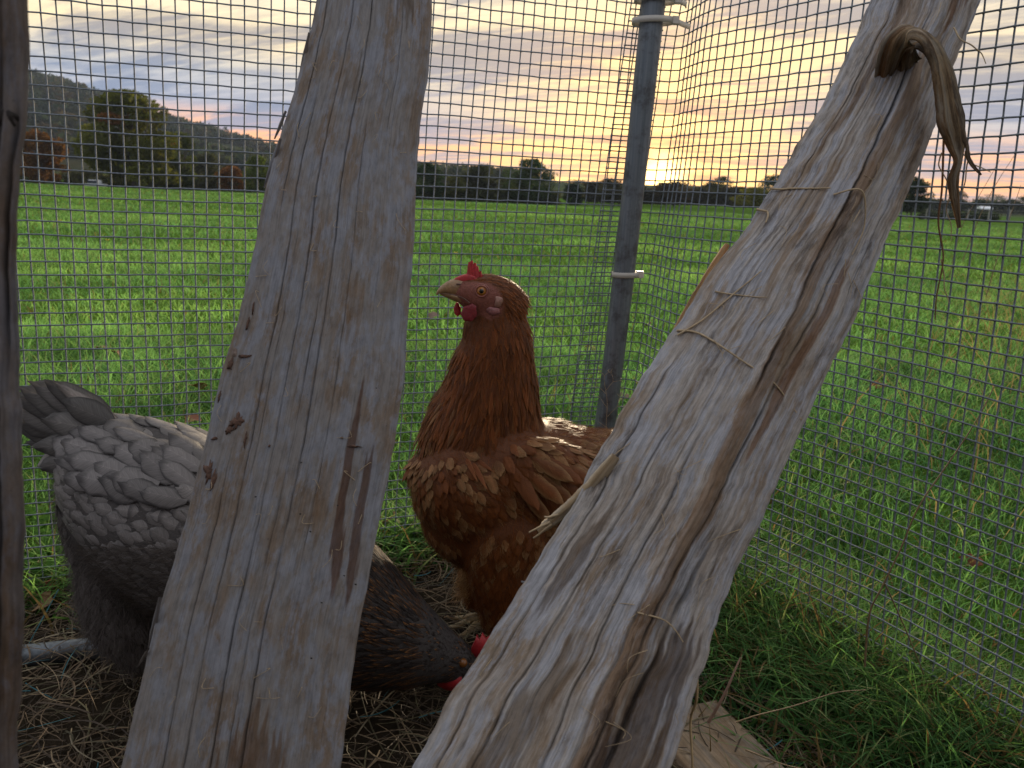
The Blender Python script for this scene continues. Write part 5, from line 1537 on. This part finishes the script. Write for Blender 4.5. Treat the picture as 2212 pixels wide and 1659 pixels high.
    # head: comb, wattles, beak, eye
    def flap(name, pts_, d, th):
        q = [P(a_, b_, d) for a_, b_ in pts_]; c_ = sum(q, Vector()) / len(q); n_ = len(q)
        VV = [tuple(v - Vector((0, th / 2, 0))) for v in q] + [tuple(v + Vector((0, th / 2, 0))) for v in q] + [tuple(c_ - Vector((0, th, 0))), tuple(c_ + Vector((0, th, 0)))]
        FF = [(i_, (i_ + 1) % n_, n_ + (i_ + 1) % n_, n_ + i_) for i_ in range(n_)] + [(2 * n_, (i_ + 1) % n_, i_) for i_ in range(n_)] + [(2 * n_ + 1, n_ + i_, n_ + (i_ + 1) % n_) for i_ in range(n_)]
        me_ = bpy.data.meshes.new(name); me_.from_pydata(VV, [], FF)
        return link_mesh(name, me_, RED, root)
    flap('comb', [(1018, 1400), (1026, 1385), (1030, 1372), (1036, 1382), (1042, 1368), (1050, 1380), (1058, 1374), (1060, 1392), (1056, 1412), (1042, 1432), (1030, 1438), (1022, 1420)], .604, .004)
    flap('wattle', [(938, 1462), (944, 1455), (965, 1452), (985, 1455), (998, 1462), (996, 1478), (985, 1490), (965, 1488), (946, 1478)], .588, .004)
    flap('wattle', [(960, 1462), (985, 1458), (1002, 1466), (1000, 1484), (984, 1494), (968, 1486)], .618, .004)
    bk = seg_loft([(1022, 1458, 14, .608, .0075), (1036, 1472, 11, .609, .0055), (1046, 1486, 6, .610, .003), (1050, 1496, 1.5, .610, .0008)], 24, 18)
    me_ = bpy.data.meshes.new('beak'); me_.from_pydata([tuple(v) for v in bk[0]], [], [tuple(int(i) for i in f) for f in bk[1]]); link_mesh('beak', me_, HORN, root)
    q, nn_ = hit(1000, 1432); lump('eye', q - nn_ * .0004, .0042, mat_simple('eye_orange', (.16, .06, .015), .15, 0, 300, .2, 0), root, (1, 1, 1), 2, 0)
    hen_foot(root, P(486, 1455, .572), (P(500, 1500, .575).x, .575, .006), (.9, .1), SHANK)
    hen_foot(root, P(560, 1400, .635), (P(575, 1450, .64).x, .64, .006), (.9, .1), SHANK)
grey_hen()
# ------------------------------------------------------------------ loose bits on and around the timber
STRIP = mat_wood('bark_strip', (.27, .20, .12), (.13, .065, .025), (.035, .020, .012), (.24, .22, .18), 200.0, (.42, .54), (.46, .58), 1.0, .8, .5)
RUSTF = mat_simple('rust_fibre', (.15, .075, .035), .75, 0, 300, .3, 0)
FIBRE = mat_simple('dry_fibre', (.34, .26, .16), .75, 0, 300, .25, 0)
def ribbon(name, pts, parent, mat, th=.0009, n=60, m=9, curl=.35, seed=1, frayed=True):
    """pts: (px, py, depth, width_m, twist)"""
    C = np.array([[*P(a, b_, d), w, tw] for a, b_, d, w, tw in pts])
    Q = spline(C, n); c, w, tw = Q[:, :3], Q[:, 3], Q[:, 4]
    t = np.gradient(c, axis=0); t /= np.linalg.norm(t, axis=1)[:, None]
    ref = np.array(FWD); b_ = np.cross(t, ref); b_ /= np.linalg.norm(b_, axis=1)[:, None]; nn_ = np.cross(b_, t)
    side = b_ * np.cos(tw)[:, None] + nn_ * np.sin(tw)[:, None]; nr = np.cross(side, t)
    u = np.linspace(-.5, .5, m)
    q = np.arange(n)
    rag = (fbm(q * .35, q * 0, seed, 3) - .5) * .35
    off = u[None] * (w * (1 + rag))[:, None]
    hh = curl * w[:, None] * (u[None] ** 2) * 2 + .09 * w[:, None] * np.sin(u[None] * 17 + q[:, None] * .05 + seed) + (fbm(np.broadcast_to(u[None] * 9, (n, m)), np.broadcast_to(q[:, None] * .12, (n, m)), seed + 2, 2) - .5) * .0016
    F_ = c[:, None] + side[:, None] * off[..., None] + nr[:, None] * hh[..., None]
    B_ = F_ - nr[:, None] * th
    ring = np.concatenate([F_, B_[:, ::-1]], 1)
    V = ring.reshape(-1, 3); k = 2 * m
    F = grid_faces(k, n, True)
    s = np.linspace(0, 1, n) * np.linalg.norm(np.diff(c, axis=0), axis=1).sum()
    uv = np.stack([np.broadcast_to(np.concatenate([u, u[::-1]])[None] * .03 + seed, (n, k)), np.broadcast_to(s[:, None], (n, k))], -1).reshape(-1, 2)
    return link_mesh(name, mesh_np(name, V, F, np.ones((len(V), 3)), uv), mat, parent, smooth=True)
def strand(name, pts, r, mat, parent=None, n=30, label=None, cat=None, group=None, kink=.0006):
    C = np.array([P(*q) for q in pts]); Q = spline(C, n) + spline(RNG.normal(0, kink * 1.5, (max(n // 6, 3), 3)), n) * np.sin(np.linspace(0, math.pi, n))[:, None]
    V, F = tubes([Q], [np.linspace(r, r * .45, n)], 6)
    o = link_mesh(name, mesh_np(name, V, F), mat, parent)
    if label: tag(o, label, cat, group)
    return o
d0 = float(onR(.45, 130)[0][1]) 
ribbon('bark_strip', [(1905, 190, d0 - .002, .010, 0), (1920, 140, d0 - .012, .016, .2), (1938, 95, d0 - .024, .019, .5), (1965, 66, d0 - .032, .020, .9), (1995, 72, d0 - .036, .019, .9), (2022, 100, d0 - .038, .017, .6),
                      (2040, 145, d0 - .038, .016, .35), (2052, 200, d0 - .038, .0175, .2), (2062, 260, d0 - .038, .019, .1), (2070, 310, d0 - .036, .014, .2), (2072, 350, d0 - .036, .0075, .5), (2062, 390, d0 - .036, .0085, .1), (2066, 440, d0 - .036, .0055, .0), (2072, 492, d0 - .036, .0025, 0)], logR, STRIP, seed=3)
ribbon('bark_strip', [(1975, 210, d0 + .002, .011, 0), (1958, 160, d0 - .006, .014, .3), (1962, 118, d0 - .014, .016, .8), (1985, 96, d0 - .02, .013, .8), (2010, 112, d0 - .026, .008, .4), (2030, 160, d0 - .03, .006, .2)], logR, STRIP, seed=7)
ribbon('bark_strip', [(2060, 215, d0 - .037, .004, 0), (2076, 262, d0 - .035, .006, .3), (2088, 310, d0 - .034, .0045, .6), (2094, 345, d0 - .034, .003, .2), (2118, 378, d0 - .034, .0012, 0)], logR, STRIP, seed=9, m=5)
for i, pts_ in enumerate([[(2040, 255, d0 - .02), (2034, 400, d0 - .02), (2030, 480, d0 - .02), (2033, 560, d0 - .02), (2024, 640, d0 - .02), (2020, 690, d0 - .02)],
                          [(2033, 560, d0 - .02), (2040, 615, d0 - .02), (2050, 655, d0 - .02)], [(2060, 400, d0 - .03), (2048, 440, d0 - .03), (2056, 520, d0 - .03)],
                          [(2088, 320, d0 - .03), (2100, 350, d0 - .03), (2140, 372, d0 - .03)], [(2095, 330, d0 - .03), (2085, 400, d0 - .03), (2078, 430, d0 - .03)],
                          [(2060, 60, d0), (2085, 95, d0 - .01), (2118, 112, d0 - .01), (2130, 138, d0 - .01)], [(2035, 330, d0 - .03), (2030, 360, d0 - .03), (2046, 400, d0 - .03), (2060, 420, d0 - .03)]]):
    strand('fibre', pts_, .0009 if i == 0 else .0006, RUSTF if i < 1 else FIBRE, logR, 40)
def on_strand(uvs, r, lift, n=30, seed=0, name='fibre', mat=FIBRE, kink=.0005):
    pts_ = []
    for i, (u, py) in enumerate(uvs):
        p_, n_, t_, w_ = onR(u, py) if 0 <= u <= 1 else onR(min(max(u, 0), 1), py)
        ex = (u - min(max(u, 0), 1)) * .1
        pts_.append(p_ + n_ * lift + w_ * ex)
    Q = spline(np.array(pts_), n) + spline(RNG.normal(0, kink, (max(n // 6, 3), 3)), n)
    V, F = tubes([Q], [np.linspace(r, r * .5, n)], 6); return link_mesh(name, mesh_np(name, V, F), mat, logR)
on_strand([(.02, 718), (.20, 745), (.45, 790), (.72, 840), (.98, 905)], .0008, .0016, 50)
on_strand([(.10, 640), (.25, 650), (.42, 668)], .0006, .0014)
on_strand([(-.02, 412), (.15, 418), (.40, 432)], .0009, .002)
on_strand([(.0, 462), (.08, 470), (.10, 492)], .0009, .002)
on_strand([(.05, 730), (.12, 700), (.22, 640), (.30, 600)], .0007, .0014, 30)
on_strand([(.45, 442), (.62, 450), (.78, 500), (.80, 560)], .0007, .002)
on_strand([(.6, 1330), (.75, 1350), (.86, 1390)], .0006, .003)
for i in range(46):
    u0 = random.uniform(.03, .95); y0 = random.uniform(40, 1600)
    k = random.uniform(-.10, .10)
    on_strand([(u0, y0), (min(max(u0 + k, .0), 1), y0 + random.uniform(8, 30)), (min(max(u0 + k * random.uniform(0, 2), 0), 1), y0 + random.uniform(20, 60))], random.uniform(.00014, .00030), random.uniform(.0012, .0035), 14, kink=.0003)
for i in range(60):   # fuzzy raised fibres on the left slab
    u0 = random.uniform(.03, .95); y0 = random.uniform(40, 1600); pts_ = []
    for k in range(3):
        p_, n_, t_, w_ = onL(min(max(u0 + k * random.uniform(-.03, .03), 0), 1), y0 + k * random.uniform(3, 14)); pts_.append(p_ + n_ * (.0008 + .0012 * (k == 1)))
    V, F = tubes([spline(np.array(pts_), 8)], [np.full(8, random.uniform(.00010, .00020))], 5); link_mesh('fibre', mesh_np('fibre', V, F), FIBRE, plankL)
# the big splinter sticking out over the brown hen
dS = float(onR(.08, 1000)[0][1])
SPL = mat_wood('splinter_wood', (.42, .33, .21), (.34, .24, .14), (.12, .07, .04), (.40, .35, .28), 260.0, (.42, .6), (.62, .74))
ribbon('splinter', [(1330, 985, dS - .006, .0060, 0), (1290, 1035, dS - .004, .0075, .2), (1245, 1082, dS - .001, .0070, .3), (1205, 1118, dS + .002, .0080, .4), (1180, 1135, dS + .004, .0062, .3), (1165, 1147, dS + .005, .0035, .2)], logR, SPL, th=.0022, m=6, seed=15)
for pts_ in [[(1190, 1128, dS), (1165, 1138, dS), (1143, 1150, dS + .002)], [(1192, 1132, dS), (1172, 1148, dS), (1152, 1162, dS + .002)], [(1215, 1108, dS), (1190, 1118, dS), (1176, 1116, dS + .002)]]:
    strand('splinter', pts_, .0011, FIBRE, logR, 12, kink=.0002)
ribbon('splinter', [(1185, 1225, dS - .002, .004, 0), (1160, 1248, dS, .0030, .2), (1138, 1258, dS + .003, .0020, .2), (1126, 1256, dS + .004, .001, 0)], logR, WHITE if False else WOOD_L, th=.0008, m=5, seed=16)
ribbon('splinter', [(1570, 530, d0 - .01, .0035, 0), (1545, 570, d0 - .02, .0055, .1), (1515, 620, d0 - .03, .0060, .1), (1480, 680, d0 - .045, .0050, .1), (1445, 735, d0 - .06, .0020, 0)], logR, mat_wood('orange_inner_bark', (.34, .20, .09), (.28, .13, .05), (.06, .03, .02), (.30, .20, .12), 300.0, (.4, .6), (.5, .62)), th=.002, m=6, seed=17)
# splinters along the left slab's left edge
for (x0, y0, x1, y1, w) in [(662, 70, 643, 190, .0022), (612, 240, 594, 300, .0022), (600, 300, 571, 405, .0034), (341, 1290, 318, 1420, .0030), (316, 1400, 298, 1440, .0016)]:
    dl = float(onL(.02, (y0 + y1) / 2)[0][1])
    ribbon('splinter', [(x0 + 6, y0, dl, w * .5, 0), ((x0 + x1) / 2 + 3, (y0 + y1) / 2, dl + .003, w, .2), (x1, y1, dl + .006, w * .25, 0)], plankL, WOOD_L, th=.0009, n=20, m=5, seed=int(x0))

# ---- dry stems
STEM = mat_simple('dry_stem', (.17, .115, .06), .7, 0, 200, .3, 0)
PALE = mat_simple('pale_straw_stem', (.42, .31, .17), .65, 0, 200, .2, 0)
strand('dry_grass_strand', [(1868, 1440, .60), (1880, 1330, .60), (1905, 1270, .60), (1945, 1190, .60), (1990, 1090, .60), (2050, 1000, .605), (2110, 905, .61), (2150, 830, .615)], .0010, STEM, None, 50, 'long brown bent grass stem standing against the right hand wire', 'dry grass')
strand('dry_grass_strand', [(1912, 1262, .598), (1960, 1370, .60), (2010, 1500, .60), (2040, 1600, .60)], .0007, STEM, None, 30, 'thin brown stem branching down from the long bent stem', 'dry grass')
strand('dry_grass_strand', [(1503, 1425, .40), (1501, 1500, .40), (1496, 1560, .405), (1496, 1659, .40), (1490, 1760, .40)], .0011, PALE, None, 30, 'pale straw hanging from the lower tip of the leaning log', 'straw')
strand('dry_grass_strand', [(1610, 1620, .50), (1700, 1650, .49), (1800, 1668, .48), (1930, 1680, .48)], .0006, STEM, None, 30, 'thin dry stem lying over the pale board to the right', 'dry grass')
strand('dry_grass_strand', [(1590, 1560, .53), (1660, 1540, .53), (1790, 1500, .54), (1870, 1490, .55)], .0006, STEM, None, 30, 'thin dry stem crossing the dark grass above the board', 'dry grass')
strand('dry_grass_strand', [(1530, 1560, .52), (1570, 1490, .52), (1600, 1420, .53)], .0016, mat_simple('rusty_stem', (.22, .14, .10), .7, 0, 200, .2, 0), None, 20, 'flat pinkish dead blade rising behind the board', 'dry grass')
# branching seed head in front of the metal post
seedr = empty('seed_head', G(1312, 985, 0)); tag(seedr, 'fine branching dead seed head in front of the foot of the metal post', 'dry grass')
def twig(p0, ang, ln, lev):
    p1 = (p0[0] + math.cos(ang) * ln, p0[1] - math.sin(ang) * ln)
    strand('seed_stem', [(p0[0], p0[1], .86), ((p0[0] + p1[0]) / 2 + random.uniform(-2, 2), (p0[1] + p1[1]) / 2, .86 - lev * .004), (p1[0], p1[1], .86)], .00028, FIBRE, seedr, 6, kink=0)
    if lev < 3:
        for s in (-1, 1):
            if random.random() < .85: twig(p1, ang + s * random.uniform(.35, .9), ln * random.uniform(.5, .75), lev + 1)
strand('seed_stem', [(1322, 1100, .86), (1318, 985, .86), (1310, 930, .86), (1312, 870, .86), (1306, 830, .86)], .00045, FIBRE, seedr, 20, kink=.0003)
for (a_, b_, c_) in [((1311, 880), 2.2, 26), ((1312, 900), .8, 30), ((1308, 850), 2.4, 22), ((1308, 845), .9, 26), ((1312, 925), 2.5, 26), ((1314, 935), .7, 24), ((1306, 832), 1.6, 20)]:
    twig(a_, b_, c_, 1)
# tall dry stalks outside right
for i, pts_ in enumerate([[(2080, 560, 1.5), (2120, 460, 1.5), (2150, 400, 1.5), (2195, 330, 1.5)], [(2130, 640, 1.3), (2165, 520, 1.3), (2205, 400, 1.3)], [(2050, 600, 1.6), (2075, 500, 1.6), (2110, 430, 1.6), (2160, 345, 1.6)]]):
    strand('dry_stalk', pts_, .0010, STEM, None, 30, ['slender dry stalk leaning right across the far hedge', 'slender dry stalk at the very right edge of the view', 'faint dry stalk just right of the hanging bark strip'][i], 'dry stalk')

# ---- fallen leaves in the meadow and by the wire
LEAFM = mat_leafy('fallen_leaf', .25, .6, .3)
def fallen_leaf(px, py, size, col, label, seed):
    g = G(px, py, 0); z = float(gz(g.x, g.y)); g = G(px, py, z + .035 if g.y > 1 else z + .02); rn = np.random.default_rng(seed)
    k = 22; a = np.linspace(0, 2 * math.pi, k, endpoint=False)
    r = size * (.62 + .30 * np.abs(np.sin(a * 2.5)) ** .7) * rn.uniform(.85, 1.1, k)
    yaw, pit = rn.uniform(0, 6.28), rn.uniform(.25, .9)
    q = np.stack([r * np.cos(a) * 1.25, r * np.sin(a) * .8, .28 * r * np.cos(a * 2 + 1)], -1); q = np.concatenate([q, [[0, 0, .0]]])
    rm = np.array(Matrix.Rotation(yaw, 3, 'Z') @ Matrix.Rotation(pit, 3, 'X'))
    V = q @ rm.T + np.array(g) ; V2 = V - np.array([0, 0, .0006])
    F = [(i, (i + 1) % k, k) for i in range(k)] + [(k + 1 + (i + 1) % k, k + 1 + i, 2 * k + 1) for i in range(k)] 
    c = vary(col, 2 * k + 2, .25)
    root = empty('fallen_leaf', g); tag(root, label, 'fallen leaf')
    link_mesh('blade', mesh_np('blade', np.concatenate([V, V2]), np.array(F), c), LEAFM, root, smooth=False)
    st = np.array([V[k], V[0], V[0] + (V[0] - V[k]) * .5]); Vt, Ft = tubes([st], [.0006], 5); link_mesh('leaf_stalk', mesh_np('leaf_stalk', Vt, Ft), STEM, root)
RUST = (.17, .06, .025); TAN = (.22, .13, .07); PINK = (.20, .135, .10)
for i, (px, py, s, c, lb) in enumerate([(415, 905, .026, RUST, 'rusty red leaf half behind the left slab beside the grey hen back'), (425, 832, .022, TAN, 'tan leaf higher up against the left slab edge'), (222, 752, .028, TAN, 'curled tan leaf in the grass far above the grey tail'), (252, 762, .026, RUST, 'rusty leaf just right of the curled tan one'),
                                        (935, 682, .035, PINK, 'pale leaf in the grass left of the hen throat'), (1275, 752, .024, RUST, 'rusty leaf right of the hen neck'),
                                        (1345, 855, .020, PINK, 'pale leaf between the metal post and the log'), (1400, 700, .02, RUST, 'small rusty leaf right of the metal post'), (2130, 690, .022, PINK, 'pale leaf behind the wire at the right edge'), (1900, 830, .022, RUST, 'curled rusty leaf beyond the wire right of the log'),
                                        (2060, 780, .020, PINK, 'flat pinkish leaf beyond the wire on the right'), (2100, 1210, .016, RUST, 'dark rusty leaf low in the right hand grass'), (80, 1215, .020, TAN, 'tan dead leaf at the foot of the left wire'), (118, 1262, .020, RUST, 'rusty dead leaf under the tan one by the left wire'),
                                        (150, 1170, .018, RUST, 'brown dead leaf beside the grey hen rump'), (90, 1300, .020, TAN, 'pale dead leaf lowest by the left wire'), (840, 1120, .018, RUST, 'rusty leaf low between the left slab and the brown hen'), (1706, 1290, .014, PINK, 'small pinkish leaf at the foot of the right wire')]):
    fallen_leaf(px, py, s * .8, c, lb, 300 + i)
# broad green weeds at the foot of the left wire
def make_weeds():
    Vs, Fs, Cs, off = [], [], [], 0
    for cx, cy, n in [(110, 1190, 34), (70, 1120, 14), (150, 1130, 14), (860, 1130, 16), (905, 1180, 10), (1230, 905, 8), (2000, 720, 16), (2120, 720, 14), (1640, 1180, 12), (540, 1000, 6)]:
        for _ in range(n):
            g = np.array(G(cx + random.gauss(0, 30), cy + random.gauss(0, 26), .03)); s = random.uniform(.010, .022)
            if side_out(g[0], g[1]) < .006: continue
            yaw = random.uniform(0, 6.28); t = np.linspace(0, 1, 6); w = np.sin(np.pi * np.clip(t * .92 + .06, 0, 1)) ** .8 * s * .42
            d = np.array([math.cos(yaw), math.sin(yaw), 0]); sd_ = np.array([-d[1], d[0], 0]); c = g + d * (t[:, None] - .3) * s * 1.6 + np.array([0, 0, 1]) * (.25 * s * np.sin(t * 3))[:, None]
            V = np.stack([c - sd_ * w[:, None] + (0, 0, .15 * s), c, c + sd_ * w[:, None] + (0, 0, .15 * s)], 1).reshape(-1, 3)
            F = np.array([(3 * i + a_, 3 * i + a_ + 1, 3 * i + a_ + 4, 3 * i + a_ + 3) for i in range(5) for a_ in (0, 1)])
            Vs.append(V); Fs.append(F + off); off += 18; Cs.append(np.tile(np.array([[.06, .15, .022]]) * random.uniform(.7, 1.4), (18, 1)))
    o = link_mesh('weed_leaves', mesh_np('weed_leaves', np.concatenate(Vs), np.concatenate(Fs), np.concatenate(Cs)), GRASS); tag(o, 'low broad leaved weeds growing among the grass by the wire', 'weeds', kind='stuff')
make_weeds()
# buttercups
YEL = mat_simple('buttercup_petal', (.80, .58, .02), .4, 0, 30, .1, 0)
for i, (px, py, lb) in enumerate([(2070, 535 - 60 + 0, 'lone yellow buttercup right of the hanging bark tip'), (1262, 578, 'yellow buttercup in the grass left of the metal post'), (1285, 560, 'second yellow buttercup nearer the metal post'), (128, 478, 'yellow buttercup far off in the left meadow'), (232, 520, 'yellow buttercup below the largest tree'), (985, 548, 'yellow buttercup just above the hen comb')]):
    g = G(px, py, 0); z = float(gz(g.x, g.y)); g = G(px, py, z + .09)
    r_ = empty('buttercup', (g.x, g.y, z)); tag(r_, lb, 'flower')
    V, F = tubes([np.array([[g.x, g.y, z], [g.x + .003, g.y, z + .05], [g.x, g.y, g.z]])], [.0012], 5); link_mesh('stem', mesh_np('stem', V, F, np.tile([[.05, .12, .02]], (len(V), 1))), GRASS, r_)
    for k in range(5):
        a_ = k * 2 * math.pi / 5; s = .007 + .0012 * g.y
        q = np.array([[0, 0, 0], [math.cos(a_ - .5) * s, math.sin(a_ - .5) * s, s * .5], [math.cos(a_) * s * 1.4, math.sin(a_) * s * 1.4, s * .8], [math.cos(a_ + .5) * s, math.sin(a_ + .5) * s, s * .5]]) + np.array(g)
        link_mesh('petal', mesh_np('petal', q, np.array([[0, 1, 2, 3]])), YEL, r_, smooth=False)
